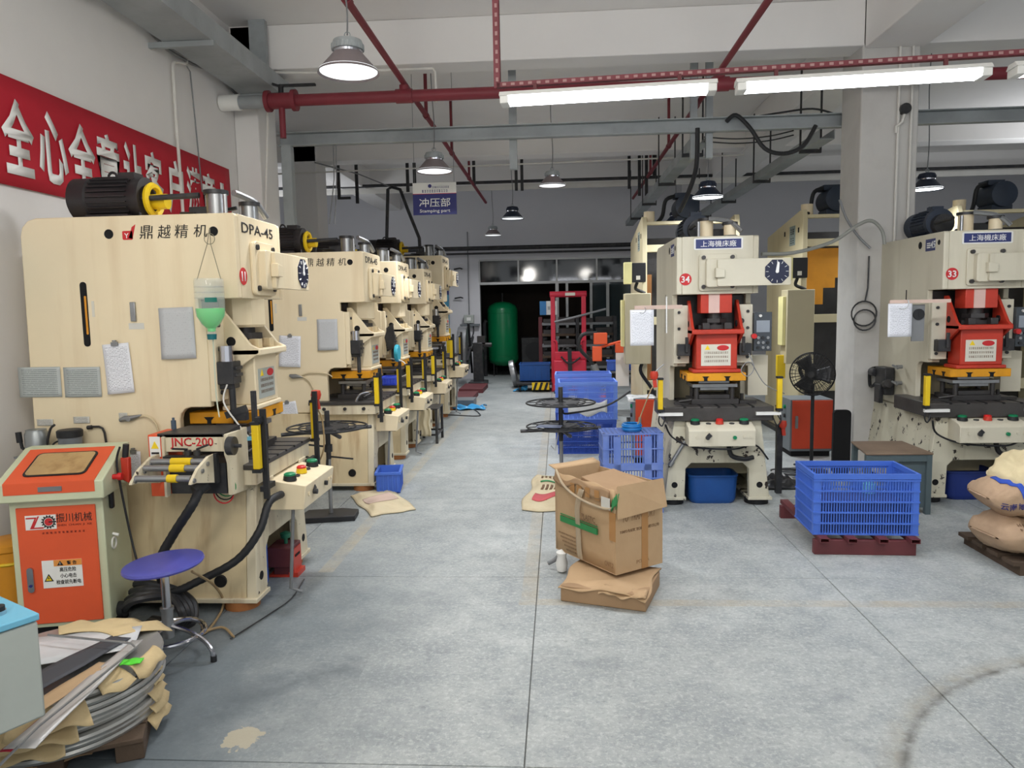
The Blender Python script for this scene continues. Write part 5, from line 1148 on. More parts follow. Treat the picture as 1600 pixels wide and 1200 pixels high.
def tub(name, lab, loc, w, d, h, mt):
    t = thing(name, lab, 'tub', loc); b = MB(); rings = []
    for (k, z) in ((.86, 0), (.92, .015), (.95, .04), (1, h-.02), (1.03, h-.015), (1.03, h), (.96, h), (.92, .04)):
        r = .07; pts = []
        for cx, cy, a in ((w*k/2-r, d*k/2-r, 0), (-w*k/2+r, d*k/2-r, pi/2), (-w*k/2+r, -d*k/2+r, pi), (w*k/2-r, -d*k/2+r, 3*pi/2)):
            pts += [(cx+r*cos(a+pi/2*i/5), cy+r*sin(a+pi/2*i/5), z) for i in range(6)]
        rings.append(pts)
    n = 24; vs = [p for q_ in rings for p in q_]
    fs = [(i*n+k, i*n+(k+1) % n, (i+1)*n+(k+1) % n, (i+1)*n+k) for i in range(len(rings)-1) for k in range(n)]+[tuple(range(n)), tuple((len(rings)-1)*n+k for k in range(n))]
    b.add(vs, fs); b.build('body', mt, t)
    MB().box(-w*.42, w*.42, -d*.42, d*.42, h*.55, h*.6).build('inner_dark', mat('tub_inner_blue', S(16, 40, 80), .2, var=0), t)  # dark blue block filling the inside of the tub
    return t
# red steel pallet under the big crate
rpal = thing('steel_pallet', 'brown red steel pallet under the big blue crate', 'pallet', (2.06, 5.42, 0), R(-2))
for y in (-.46, .40): MB().box(-.33, .33, y, y+.05, 0, .1).build('bearer', redsteel, rpal, bevel=.003)
for x in (-.28, -.1, .1, .30):
    mb = MB()
    mb.box(x-.03, x+.03, -.52, .5, .1, .104).box(x-.03, x+.03, -.52, .5, .126, .13).box(x-.03, x-.026, -.52, .5, .104, .126).box(x+.026, x+.03, -.52, .5, .104, .126)
    mb.build('tube_bar', redsteel, rpal)
bc = crate('plastic_crate', 'large open blue plastic crate on the brown red pallet', (2.06, 5.2, .131), R(-2), .69, .44, .42, blue_c, 34, 6)
k = thing('turquoise_bottle', 'small turquoise bottle lying in the big blue crate', 'bottle', (2.2, 5.3, .16))
MB().cyl((0, 0, 0), (0, 0, .25), .045, n=16).cyl((0, 0, .25), (0, 0, .3), .025, n=12).build('body', cyanp, k)
tag(MB().box(-.3, .3, -.16, .16, 0, .2).build('parts_tray', navy_pl), 'dark blue parts tray inside the big blue crate', 'tray').location = (2.04, 5.2, .145)
# stacked crates behind the reel
crate('plastic_crate', 'blue slatted crate at the bottom of the stack behind the two-tier reel', (.32, 8.72, 0), 0, .68, .46, .40, mat('blue_crate_dark', S(50, 84, 180), .45, var=.05), 34, 6)
crate('plastic_crate', 'blue slatted crate on top of the stack behind the two-tier reel', (.33, 8.71, .402), R(1), .68, .46, .44, mat('blue_crate_lit', S(108, 142, 226), .45, var=.05), 34, 6)  # upper crates: lighter blue puts the light on them into the colour
crate('plastic_crate', 'blue slatted crate on the stacked trolley, just behind the upper crate', (.30, 9.3, .402), R(-1), .7, .44, .48, MATS['blue_crate_lit'], 30, 6)
crate('plastic_crate', 'dark blue crate under the rear crate of the stack', (.30, 9.3, 0), 0, .7, .44, .40, MATS['blue_crate_dark'], 30, 6)
tag(MB().grid(lambda u, v: (.1+.45*u, 8.46-.012*sin(u*6), .47+.16*v+.03*sin(u*9+v*4)), 14, 6).build('plastic_bag', film, thick=.003), 'clear plastic sheet showing through the upper blue crate', 'film')
# upturned crate with a coil of blue hose
ic = crate('plastic_crate', 'faded blue crate standing upside down beside the press with sticker 34', (.59, 6.15, 0), R(3), .50, .32, .665, blue_c2, 18, 6, flip=True)
for x in (-.13, .12): MB().box(x-.03, x+.03, -.164, -.15, .0, .64).build('upright_band', blue_c2, ic)
MB().box(-.24, .24, -.164, -.148, .36, .41).build('band', blue_c2, ic)
hc = MB()
for k in range(5): hc.torus((.6, 6.12, .677+.012*k), .072+.007*(k % 2), .008, n=30, k=6)
tag(hc.build('hose_coil', mat('blue_hose', S(30, 120, 190), .35)), 'coil of blue air hose on the upturned crate', 'hose')
def bin_(name, lab, loc, rz, w, d, h, mt):
    t = thing(name, lab, 'bin', loc, rz)
    MB().hexa([(-w*.45, -d*.45, 0), (w*.45, -d*.45, 0), (w*.45, d*.45, 0), (-w*.45, d*.45, 0)], [(-w/2, -d/2, .012), (w/2, -d/2, .012), (w/2, d/2, .012), (-w/2, d/2, .012)]).build('bottom', mt, t)
    for s in (-1, 1):
        MB().hexa([(-w/2, s*d*.45, .0), (w/2, s*d*.45, .0), (w/2, s*(d*.45-.012), .0), (-w/2, s*(d*.45-.012), .0)], [(-w/2, s*d/2, h), (w/2, s*d/2, h), (w/2, s*(d/2-.012), h), (-w/2, s*(d/2-.012), h)]).build('wall', mt, t)
        MB().hexa([(s*w*.45, -d/2+.01, 0), (s*w*.45, d/2-.01, 0), (s*(w*.45-.012), d/2-.01, 0), (s*(w*.45-.012), -d/2+.01, 0)], [(s*w/2, -d/2+.01, h), (s*w/2, d/2-.01, h), (s*(w/2-.012), d/2-.01, h), (s*(w/2-.012), -d/2+.01, h)]).build('wall', mt, t)
    rm = MB()
    for s in (-1, 1): rm.box(-w/2-.012, w/2+.012, *sorted((s*(d/2-.012), s*(d/2+.012))), h-.02, h+.002).box(*sorted((s*(w/2-.012), s*(w/2+.012))), -d/2+.012, d/2-.012, h-.02, h+.002)
    rm.build('rim', mt, t, kind='stuff')
    rb = MB()
    for i in range(5):
        x = -w*.4+w*.8*i/4; rb.box(x-.006, x+.006, -d/2-.006, -d*.45, .02, h-.02); y = -d*.38+d*.76*i/4; rb.box(w*.45, w/2+.006, y-.006, y+.006, .02, h-.02)
    rb.build('ribs', mt, t, kind='stuff')
    return t
bin_('parts_bin', 'small blue plastic bin on the floor by the second press', (-1.63, 6.83, 0), R(8), .22, .34, .2, blue_c)
tub('storage_tub', 'blue plastic tub under the table of the press with sticker 34', (1.31, 6.42, 0), .42, .3, .25, blue_t)
tub('storage_tub', 'dark blue plastic tub under the table of the press with sticker 33', (3.5, 6.52, 0), .42, .3, .25, mat('navy_tub', S(30, 50, 120), .45))
o = bin_('parts_bin', 'small bright blue basket on the table of the third press', (-1.93, 8.33, .857), 0, .16, .2, .1, mat('bright_blue_plastic', S(70, 96, 230), .4))
bp = bin_('oil_bin', 'navy plastic scoop hung on the front of the second press', (-1.72, 7.24, .52), 0, .06, .16, .14, navy_pl)
# carton on flattened cartons
lc = thing('flat_carton', 'flattened cardboard box lying under the torn carton', 'cardboard', (.295, 4.27, 0), R(-18))
MB().box(-.25, .25, -.21, .21, 0, .095).build('folded_box', carton_d, lc, bevel=.006)
MB().grid(lambda u, v: (-.26+.51*u+.015*sin(v*7), -.225+.44*v+.01*sin(u*17)*(1-v), .108+.012*sin(u*5)*(1-v)-.022*(1-v)**3*(1+.8*sin(u*7))), 24, 8).build('torn_sheet', carton_m, lc, thick=.006)
MB().grid(lambda u, v: (-.02+.27*u, -.235+.08*v+.012*sin(u*21), .1+.01*sin(u*9)-.02*(1-v)), 16, 3).build('torn_flap', carton_m, lc, thick=.005)
ct_ = thing('carton', 'open torn cardboard carton with green stripe and tape, on flattened cardboard', 'carton', (.318, 4.2, .135), R(36))
Wc, Dc, Hc = .37, .60, .50          # right face width, left face length, height
cw = carton_m
MB().box(0, Wc, 0, Dc, .0, .006).build('bottom', cw, ct_)
MB().box(0, Wc, 0, .006, .006, Hc-.01).build('right_wall', cw, ct_)
MB().grid(lambda u, v: (.003+.012*sin(u*6)*v, .006+(Dc-.012)*u, .006+(Hc+.03*(1-u)*0+.02*u-.012*sin(u*9)**2)*v), 20, 6).build('left_wall', cw, ct_, thick=.006)
MB().box(Wc-.006, Wc, .006, Dc-.006, .006, Hc).build('back_wall', cw, ct_)
MB().box(0, Wc, Dc-.006, Dc, .006, Hc+.03).build('far_wall', cw, ct_)
# flaps
MB().hexa([(-.004, -.018, Hc-.16), (Wc+.004, -.03, Hc-.14), (Wc+.004, -.036, Hc-.14), (-.004, -.024, Hc-.16)], [(.01, .003, Hc+.02), (Wc, .003, Hc+.02), (Wc, -.004, Hc+.03), (.01, -.004, Hc+.03)]).build('flap', cw, ct_)
MB().grid(lambda u, v: (Wc*u, Dc+.0+.07*v, Hc+.03+(.015*v)*(1-.2*sin(u*4))), 8, 3).build('flap', cw, ct_, thick=.005)
MB().grid(lambda u, v: (-.012*v-.004, Dc*(.08+.9*u), Hc+.02*u-.005-(.055+.02*sin(u*9))*v+.008*sin(u*14)), 22, 4).build('flap', carton_d, ct_, thick=.005)
MB().hexa([(.05, .04, .12), (Wc-.03, .04, .12), (Wc-.03, Dc-.16, .3), (.05, Dc-.16, .3)], [(.05, .03, Hc-.05), (Wc-.02, .06, Hc-.01), (Wc-.03, Dc-.18, Hc+.02), (.06, Dc-.2, Hc+.01)]).build('inner_carton', carton_d, ct_, bevel=.005)
# print and tape
faded = mat('faded_brown_print', S(150, 118, 86), .8, var=0)
MB().box(-.0135, -.004, .16, .53, .205, .242).build('green_stripe', greenink, ct_)
MB().box(-.0135, -.004, .16, .53, .252, .255).build('print_line', greenink, ct_)
text('PLASTIC', .034, brownink, (-.0135, .24, .29), '-x', ct_, width=.13)
marks(16, .22, .012, (-.0135, .26, .266), '-x', brownink, ct_, seed=9)
for k in range(5): marks(20-2*k, .24-.02*k, .011, (-.012, .43-.01*k, .13-.024*k), '-x', brownink, ct_, seed=10+k)
text('TO  TRANSPORT', .045, faded, (.18, -.001, .33), '-y', ct_, width=.26, shear=.1)
text('TONYO PLASTIC TECHNOLOGIES CO.,LTD', .02, brownink, (.185, -.001, .25), '-y', ct_, width=.31)
text('PO   IA', .022, faded, (.21, -.001, .05), '-y', ct_, width=.1)
text('CNT.2', .03, faded, (-.002, .06, .05), '-x', ct_, width=.08)
MB().box(.2, .25, -.0025, -.0005, 0, .36).build('tape', tape_m, ct_)
MB().box(-.004, 0, .0, .055, .2, .37).build('tape', tape_m, ct_)
for y in (.13, .22, .3, .37): MB().box(-.0175, -.0165, y, y+.045, .42, .48).build('tape', tape_m, ct_)
MB().grid(lambda u, v: (-.02-.008*sin(u*8), .27+.05*v+.05*sin(u*3), .46-.44*u+.0), 16, 3).build('loose_film', glass('tape_film', S(196, 178, 150), .3, .5), ct_, thick=.001)
MB().tube(spline([(-.012, .57, .53), (-.03, .46, .45), (-.028, .3, .4), (-.02, .1, .385), (-.01, .02, .4)], 6), .008, 6).build('twisted_film', mat('dull_film', S(182, 164, 138), .35), ct_)
MB().box(-.0185, -.0175, .03, .11, .385, .455).build('white_label', label_m, ct_)
MB().grid(lambda u, v: (-.016+.02*u+.014*sin(v*9), -.02+.05*v, .40+.07*u+.02*sin(v*7)), 6, 6).build('green_scrap', greenink, ct_, thick=.003)
wb = thing('scrap_bag', 'crumpled white plastic bag beside the flattened cardboard', 'bag', pZ(878, 893, .0))
MB().lathe([(0, 0), (.04, .01), (.05, .06), (.035, .1), (.045, .13), (.0, .15)], 14).xf(Matrix.Diagonal((.8, 1, 1, 1))).build('bag', white, wb)
MB().tube(spline([(-.09, .04, .04), (-.04, .04, .07), (.0, .05, .12), (.02, .04, .16)], 5), .014, 7).build('twisted_end', greymetal, wb)
# sacks on the floor
def flat_sack(lab, pts, mt, h=.025, seed=0, deco=None, name='empty_sack'):
    A, B, C_, D = [Vector(p) for p in pts]
    t = thing(name, lab, 'sack', (0, 0, 0))
    def f(u, v):
        p = A.lerp(B, u).lerp(D.lerp(C_, u), v); e = min(u, 1-u, v, 1-v)
        return (p.x+.02*sin(v*11+seed), p.y+.02*sin(u*9+seed), .008+h*min(1, e*6)*(.7+.5*sin(u*8+seed)*sin(v*7)))
    MB().grid(f, 26, 22).build('cloth', mt, t, thick=.006); return t, f
t, f = flat_sack('empty woven sack lying on the floor by the second press', [pZ(544, 775, .01), pZ(577, 806, .01), pZ(652, 795, .01), pZ(610, 760, .01)], sack_m, .035, 1)
MB().grid(lambda u, v: tuple(Vector(f(.35+.3*u, .15+.7*v))+Vector((0, 0, .006))), 8, 16).build('faded_print', mat('faded_pink_print', S(196, 172, 158), .8, var=.1), t, thick=.002)
t, f = flat_sack('printed woven sack lying behind the torn carton', [pZ(812, 797, .01), pZ(900, 800, .01), pZ(900, 745, .01), pZ(838, 742, .01)], sack_m, .05, 2)
for v0, v1, mm in ((.2, .36, mat('faded_red_print', S(196, 84, 88), .7)), (.62, .66, greenink), (.9, .92, greenink)):
    MB().grid(lambda u, v: tuple(Vector(f(.2+.7*u, v0+(v1-v0)*v))+Vector((0, 0, .007))), 14, 4).build('print_band', mm, t, thick=.002)
for k, v0 in enumerate((.45, .75)):
    for j in range(7):
        MB().grid(lambda u, v: tuple(Vector(f(.24+.09*j+.05*u, v0+.1*v))+Vector((0, 0, .007))), 3, 3).build('print_mark', brownink, t, thick=.002)
def full_sack(lab, loc, rz, L_, W_, H_, mt, seed, tilt=0.):
    t = thing('paper_sack', lab, 'sack', loc, rz, 'paper sacks on the right'); t.rotation_euler = (0, R(tilt), rz)
    r = random.Random(seed); ph = [r.uniform(0, 6) for _ in range(8)]
    def f(u, v):
        a = 2*pi*u; s = 2*v-1; pinch = (1-abs(s)**5)**.55 if abs(s) < 1 else 0
        x = s*L_/2; e = .75; ca, sa = cos(a), sin(a)
        y = W_/2*(abs(ca)**e)*(1 if ca > 0 else -1)*(.55+.45*pinch)
        z = H_/2*(abs(sa)**e)*(1 if sa > 0 else -1)*(.06+.94*pinch)
        w = .013*(sin(s*9+ph[0]+2*sin(a+ph[1]))+.7*sin(a*5+ph[2]+s*7)+.5*sin(s*23+ph[3]+a*2)+.45*sin(s*37+a*9+ph[4])+.4*sin(a*14+s*15+ph[5]))*pinch
        return (x, y*(1+w*2), z+w*.8+H_/2)
    b = MB(); nu, nv = 56, 64
    P = [[f(i/nu, j/nv) for j in range(nv+1)] for i in range(nu)]
    b.add([p for row in P for p in row], [(i*(nv+1)+j, ((i+1) % nu)*(nv+1)+j, ((i+1) % nu)*(nv+1)+j+1, i*(nv+1)+j+1) for i in range(nu) for j in range(nv)])
    b.build('body', mt, t, ang=75)
    MB().tube([(-L_/2-.004, -W_*.22, H_/2), (-L_/2-.012, 0, H_/2+.004), (-L_/2-.004, W_*.22, H_/2)], .006, 7).build('stitched_end', mt, t)
    def surf(x, a, off=.004):
        p = Vector(f(a/(2*pi), (x/L_*2+1)/2)); return p+Vector((0, cos(a), sin(a)))*off
    return t, surf
wp = thing('wood_pallet', 'wooden pallet under the pile of paper sacks', 'pallet', (3.14, 4.88, 0))
for k in range(4): MB().box(-.36, .5, -.3+.17*k, -.18+.17*k, .06, .085).build('board', wood, wp)
for x in (-.28, .1, .42): MB().box(x-.04, x+.04, -.3, .33, 0, .06).build('bearer', wood, wp)
s1_, f1 = full_sack('brown paper sack at the bottom of the sack pile', (3.15, 4.85, .085), R(6), .86, .5, .24, sack_b, 1)
s2_, f2 = full_sack('brown paper sack with a blue band in the middle of the sack pile', (3.16, 4.86, .325), R(-3), .88, .5, .23, sack_b, 2)
s3_, f3 = full_sack('cream paper sack with green print slanting on top of the sack pile', (3.27, 4.88, .58), R(4), .84, .48, .2, sack_y, 3, tilt=-20)
MB().grid(lambda u, v: tuple(f2(-.36+.13*u+.07*(1-v), pi*(.98-.5*v))), 8, 12).build('blue_band', mat('blue_print', S(46, 80, 180), .7), s2_, thick=.002)
def on_sack(surf, body, x0, dx, a, h, mt, t, rot=0.):
    for k, c in enumerate(body):
        if c == ' ': continue
        p = surf(x0+dx*k, a, .006); p2 = surf(x0+dx*k, a-.12, .006); up = (p2-p).normalized()
        if up.z < 0: up = -up
        rt = (surf(x0+dx*k+.01, a, .006)-p).normalized(); n_ = rt.cross(up)
        M = Matrix((rt, up, n_)).transposed().to_4x4()
        text(c, h, mt, p, M=M, parent=t, bold=.012, ext=.001)
on_sack(f2, '云南博鑫成胶科技有限公司', -.385, .04, pi*1.04, .042, navy, s2_)
on_sack(f3, '新 U 品', -.3, .06, pi*.9, .055, greenink, s3_)
on_sack(f1, 'HEAVY DUTY', -.33, .03, pi*.72, .022, brownink, s1_)
on_sack(f1, 'POLYMER', -.34, .03, pi*.82, .022, brownink, s1_)

# ------------------------------------------------------------------ around the right-hand presses
pp_ = thing('paper_sheet', 'printed white sheet hung from a taped bar left of the press with sticker 34', 'paper', (.69, 6.16, 1.375))
uvsheet('sheet', .195, .295, paper_w, pp_, curl=.006)
MB().box(-.06, .33, .002, .02, .298, .33).build('taped_bar', mat('pinkish_tape', S(214, 188, 174), .6, var=.1), pp_)
MB().torus((0, -.004, .297), .03, .003, (0, 1, 0), 14, 5, pi*.05, pi*.95).build('clip', steel, pp_)
MB().cyl((.2, -.01, .1), (.2, -.005, .4), .006, n=8).build('thin_rod', white, pp_)
pp_ = thing('paper_sheet', 'printed white sheet hung on the press with sticker 33', 'paper', (2.775, 6.2, 1.41))
uvsheet('sheet', .19, .27, paper_w, pp_, curl=.006)
MB().box(-.08, .4, .004, .02, .272, .30).build('taped_bar', MATS['pinkish_tape'], pp_)
MB().torus((.02, -.004, .272), .045, .005, (0, 1, 0), 14, 5, pi*.05, pi*.95).build('clip', film, pp_)
gp = thing('gauge_plate', 'grey plate with a black dial beside the sheet on press 33', 'plate', (2.94, 6.24, 1.37))
MB().box(-.05, .05, 0, .012, 0, .3).build('plate', greymetal, gp, bevel=.002)
MB().cyl((0, -.012, .22), (0, 0, .22), .045, n=24).box(-.004, .004, -.016, -.012, .2, .25).build('dial', black, gp)
vu = thing('valve_unit', 'dark pneumatic valve unit on the side of the press with sticker 33', 'valve', (3.12, 7.2, .72))
MB().box(-.06, .03, -.1, .12, .1, .36).box(-.09, -.05, -.06, .06, .02, .2).cyl((-.06, .1, .3), (-.06, .2, .3), .04).build('body', blackm, vu, bevel=.008)
MB().cyl((-.05, -.1, .2), (-.05, -.16, .22), .04, n=14).build('filter_bowl', steel_d, vu)
MB().tube(spline([(-.04, .12, .2), (-.05, .24, .15), (-.05, .26, .3), (-.04, .16, .34)], 5), .015, 8).build('loop_hose', black, vu)
for z in (.95, 1.1):
    an = thing('side_lever', 'small steel lever on the side of press 33, %s one' % ('lower' if z < 1 else 'upper'), 'lever', (3.145, 6.95, z))
    MB().cyl((0, 0, 0), (-.05, 0, 0), .018, n=12).tube([(-.05, 0, 0), (-.06, .05, .01), (-.06, -.05, -.01)], .01, 8).build('lever', steel, an)
MB().cyl((-.40, -.07, .35), (-.27, -.06, .56), .016, n=10).cyl((-.40, -.07, .35), (-.375, -.069, .39), .022, n=10).build('lever_rod', steel, P34)
# steel bench
be = thing('work_bench', 'low steel work bench with brown top beside the press with sticker 33', 'bench', (2.70, 6.2, 0))
MB().hexa([(-.27, -.27, .485), (.25, -.27, .485), (.25, .27, .485), (-.18, .27, .485)], [(-.27, -.27, .5), (.25, -.27, .5), (.25, .27, .5), (-.18, .27, .5)]).build('top', bench_top, be, bevel=.003)
MB().box(-.26, .24, -.262, -.235, .43, .485).build('apron', bench_fr, be); MB().box(-.17, .24, .24, .262, .43, .485).build('apron', bench_fr, be)
for x, y in ((-.245, -.245), (.225, -.245), (-.155, .245), (.225, .245)): MB().box(x-.02, x+.02, y-.02, y+.02, 0, .485).build('leg', bench_fr, be)
MB().box(.0, .22, -.24, -.225, .05, .43).build('side_panel', bench_fr, be)
MB().box(-.22, .2, -.22, .22, .1, .12).build('lower_shelf', bench_fr, be)
# orange and grey control cabinets behind
def ocab(lab, loc, w, h, d, rz=0):
    t = thing('control_cabinet', lab, 'cabinet', loc, rz)
    MB().box(-w/2, w/2, 0, d, .06, h).build('body', greyd, t, bevel=.005)
    dr = MB().box(-w/2+.02, w/2-.005, -.014, 0, .09, h-.01).build('door', mat('deep_orange_paint', S(206, 70, 40), .5, var=.04), t, bevel=.003)
    MB().rrect(-w/2+.05, -w/2+.08, h*.5, h*.72, .01, -.026, -.014).build('handle', steel, dr)
    for k, mm in enumerate((greenb, blackm, yellow)): MB().cyl((-w/2-.02, d*.45, h-.1-.1*k), (-w/2, d*.45, h-.1-.1*k), .022, n=14).build('push_button', mm, t)
    MB().box(-w/2+.02, w/2-.02, .02, d-.02, 0, .06).build('plinth', dark, t)
    return t
ocab('orange fronted grey cabinet behind the upturned blue crate', (.93, 7.95, 0), .26, .71, .35)
ocab('orange fronted grey cabinet below the black floor fan', (2.78, 8.25, 0), .46, .64, .4)
tag(MB().grid(lambda u, v: (.74+.3*u, 7.94+.3*v, .715+.01*sin(u*9)*sin(v*7)-.1*max(0, .2-v)*2), 12, 8).build('cabinet_cover', film, thick=.002), 'clear plastic film over the orange cabinet behind the crate', 'film')
# dark cabinet standing by the pillar foot
tag(MB().rrect(2.985-.12, 3.0+.1, 0, .62, .03, 8.1, 8.4).build('black_panel', black), 'black round-cornered panel leaning behind the thick pillar foot', 'panel') if False else None
bpn = MB().rrect(2.71, 2.88, 0, .64, .04, 7.4, 7.44).build('black_panel', dark); tag(bpn, 'black round-cornered panel standing at the thick pillar foot', 'panel')
# floor fan
fn_ = thing('floor_fan', 'black pedestal fan turned towards the left, beside the thick pillar', 'fan', (2.5, 7.42, 0), R(-28))
MB().cyl((0, 0, 0), (0, 0, .03), .17, n=24).build('base', black, fn_)
MB().cyl((0, .05, .03), (0, .05, .9), .017, n=10).build('pole', black, fn_)
MB().cyl((0, .06, 1.0), (0, .22, 1.0), .06, .045, n=16).build('motor', black, fn_)
cg = MB()
for rr in (.05, .1, .15, .2): cg.torus((0, -.06, 1.0), rr, .003, (0, 1, 0), 28, 4)
for rr in (.1, .2): cg.torus((0, .05, 1.0), rr, .003, (0, 1, 0), 28, 4)
cg.torus((0, 0, 1.0), .212, .007, (0, 1, 0), 32, 6)
for k in range(32):
    a = k*pi/16; cg.tube([(.03*cos(a), -.07, 1+.03*sin(a)), (.19*cos(a), -.055, 1+.19*sin(a)), (.212*cos(a), 0, 1+.212*sin(a)), (.19*cos(a), .045, 1+.19*sin(a)), (.06*cos(a), .06, 1+.06*sin(a))], .0028, 4)
cg.build('guard', black, fn_, kind='stuff')
for k in range(3):
    M_ = Matrix.Translation((0, 0, 1.0)) @ Matrix.Rotation(k*2*pi/3, 4, 'Y')
    MB().grid(lambda u, v: tuple(M_ @ Vector((.04+.14*u, -.02+.05*(v-.5), (v-.5)*(.08+.1*u)))), 6, 6).build('blade', blackm, fn_, thick=.003)
MB().cyl((0, -.07, 1.0), (0, -.06, 1.0), .035, n=16).build('hub', blackm, fn_)
# cables and rags on the floor between the presses
cbs = thing('cable_pile', 'loose grey and black cables lying behind the big blue crate', 'cables', (2.35, 7.3, 0))
for k in range(6): MB().torus((.06*k-.15, .05*(k % 3), .014+.014*k), .14+.02*(k % 2), .008, (.1*(k % 2), .05*k, 1), 26, 6).build('cable_loop', blackm if k % 2 else greymetal, cbs)
rg = thing('plastic_scrap', 'crumpled dark plastic bags on the floor right of press 34', 'scrap', (2.05, 6.95, 0))
for k in range(3): MB().grid(lambda u, v: (-.2+.4*u, -.2+.15*k+.22*v, .012+.06*sin(pi*u)*sin(pi*v)*(1+.6*sin(u*17+k)*sin(v*13))), 18, 12).build('bag_piece', film if k == 2 else blackm, rg, thick=.003)
# cables hanging about press 34
tag(MB().tube(spline([pY(1170, 552, 6.15), pY(1178, 575, 6.12), pY(1168, 588, 6.1), pY(1158, 578, 6.12), pY(1172, 566, 6.14), pY(1195, 600, 6.15), pY(1226, 615, 6.15)], 6), .004, 5).build('thin_cable', greymetal), 'thin grey cable looping from the panel of press 34 to its light bar', 'cable')

# ------------------------------------------------------------------ along the left row, further back
ft = thing('frame_table', 'small dark steel frame table with a rag by the fourth press', 'table', (-1.66, 9.45, 0))
for x in (-.16, .09):
    for y in (-.22, .22): MB().box(x-.016, x+.016, y-.016, y+.016, 0, .44).build('leg', blackm, ft)
MB().box(-.18, .11, -.24, .24, .44, .455).build('top', blackm, ft)
for y in (-.22, .22): MB().box(-.15, .08, y-.012, y+.012, .1, .125).build('stretcher', blackm, ft)
for x in (-.16, .09): MB().box(x-.012, x+.012, -.2, .2, .1, .125).build('stretcher', blackm, ft)
tag(MB().grid(lambda u, v: (-1.77+.13*u+.01*sin(v*9), 9.205-.02*v+.012*sin(u*12), .462-.36*v), 10, 14).build('cloth_rag', mat('rag_cloth', S(206, 194, 164), .9, var=.08), thick=.004), 'pale rag hung over the edge of the steel frame table', 'rag')
tag(MB().tube(spline([pZ(640, 652, .01), pZ(690, 648, .01), pZ(745, 650, .01), pZ(748, 645, .01), pZ(735, 636, .01)], 6), .008, 6).build('floor_cable', blackm), 'black cable lying in a loop across the aisle floor', 'cable')
# brown plates and blue sheeting on the floor
for i, (p, q_, lab) in enumerate((((-1.8, 15.4), (.5, 1.1), 'brown red steel plate on the floor, nearest the rear wall'), ((-1.85, 13.95), (.5, 1.0), 'brown red steel plate on the floor, in the middle'))):
    tag(MB().box(p[0]-q_[0]/2, p[0]+q_[0]/2, p[1]-q_[1]/2, p[1]+q_[1]/2, 0, .09).build('steel_plate', redsteel, bevel=.005), lab, 'plate')
tag(MB().box(-1.95, -1.5, 12.75, 13.2, 0, .12).build('grey_box', greyd, bevel=.006), 'low grey box on the floor behind the blue sheeting', 'box')
tag(MB().grid(lambda u, v: (-1.9+.62*u+.03*sin(v*9), 12.3+.4*v+.04*sin(u*11), .012+.05*abs(sin(u*9+v*3))*(.4+sin(pi*v))), 30, 14).build('blue_sheeting', mat('blue_film', S(70, 170, 230), .3, var=.1), thick=.003), 'crumpled light blue plastic sheeting on the aisle floor', 'film')
# decoiler with a steel coil
dc = thing('coil_stand', 'upright steel strip coil on a dark decoiler stand near the rear wall', 'coil', (-2.13, 16.6, 0))
MB().lathe([(.32, -.1), (.5, -.1), (.505, 0), (.5, .1), (.32, .1)], 40, M=Matrix.Rotation(pi/2, 4, 'Y'), c=(-.02, 0, .82)).build('steel_coil', steel, dc)
MB().cyl((-.1, 0, .82), (.45, 0, .82), .07).build('mandrel', blackm, dc)
for k in range(4):
    a = k*pi/2+.4; MB().beam((.13, 0, .82), (.13, .62*cos(a), .82+.62*sin(a)), .05, .04).build('arm', black, dc)
MB().box(.2, .42, -.12, .12, .0, .95).box(.1, .5, -.3, .3, 0, .08).build('column', blackm, dc, bevel=.01)
MB().cyl((.42, 0, .9), (.62, 0, .9), .05).box(.3, .48, -.1, .1, .95, 1.1).build('drive', steel_d, dc)
cb2 = thing('control_post', 'black sensor post with yellow bar before the steel coil', 'post', (-2.42, 16.1, 0))
MB().box(-.03, .03, -.03, .03, 0, 1.4).build('post', blackm, cb2)
MB().box(-.035, .06, -.06, -.03, .75, 1.3).build('light_curtain', yellow, cb2)
sw = thing('switch_box', 'grey switch box on a bracket on the rear wall left of the opening', 'switch', (-2.17, 17.99, 1.37))
MB().box(-.12, .12, -.14, -.02, 0, .2).build('box', greyp, sw, bevel=.006)
MB().box(-.05, .05, -.146, -.14, .06, .14).build('cover', white, sw)
MB().box(-.22, .26, -.12, -.02, -.07, -.02).box(-.02, .02, -.02, 0, -.02, .1).build('bracket', greyd, sw)
MB().tube(spline([(-.18, -.08, -.07), (-.18, -.08, -.35), (.0, -.08, -.4), (.1, -.08, -.25), (.1, -.06, -.05)], 5), .014, 6).build('cable', black, sw)
MB().cyl((.0, -.014, .2), (.0, -.014, 2.2), .012, n=6).build('conduit', greymetal, sw)
po = thing('wall_poster', 'narrow blue poster on the rear wall behind the last press', 'poster', (-2.78, 17.985, 1.35))
MB().box(-.18, .12, -.008, 0, 0, .85).build('sheet', mat('poster_blue', S(80, 150, 180), .5, var=.12, scale=9), po)
MB().box(-.18, .12, -.011, -.008, .72, .85).build('header', navy, po)
for k in range(2): 
    pz = thing('wall_hook', 'dark hook fixed on the rear wall left of the opening, %s one' % ('upper' if k else 'lower'), 'hook', (-2.5, 17.99, 1.98+.7*k)); MB().tube([(0, 0, 0), (0, -.08, 0), (.14, -.1, .02), (.2, -.1, 0)], .018, 6).build('bar', blackm, pz)
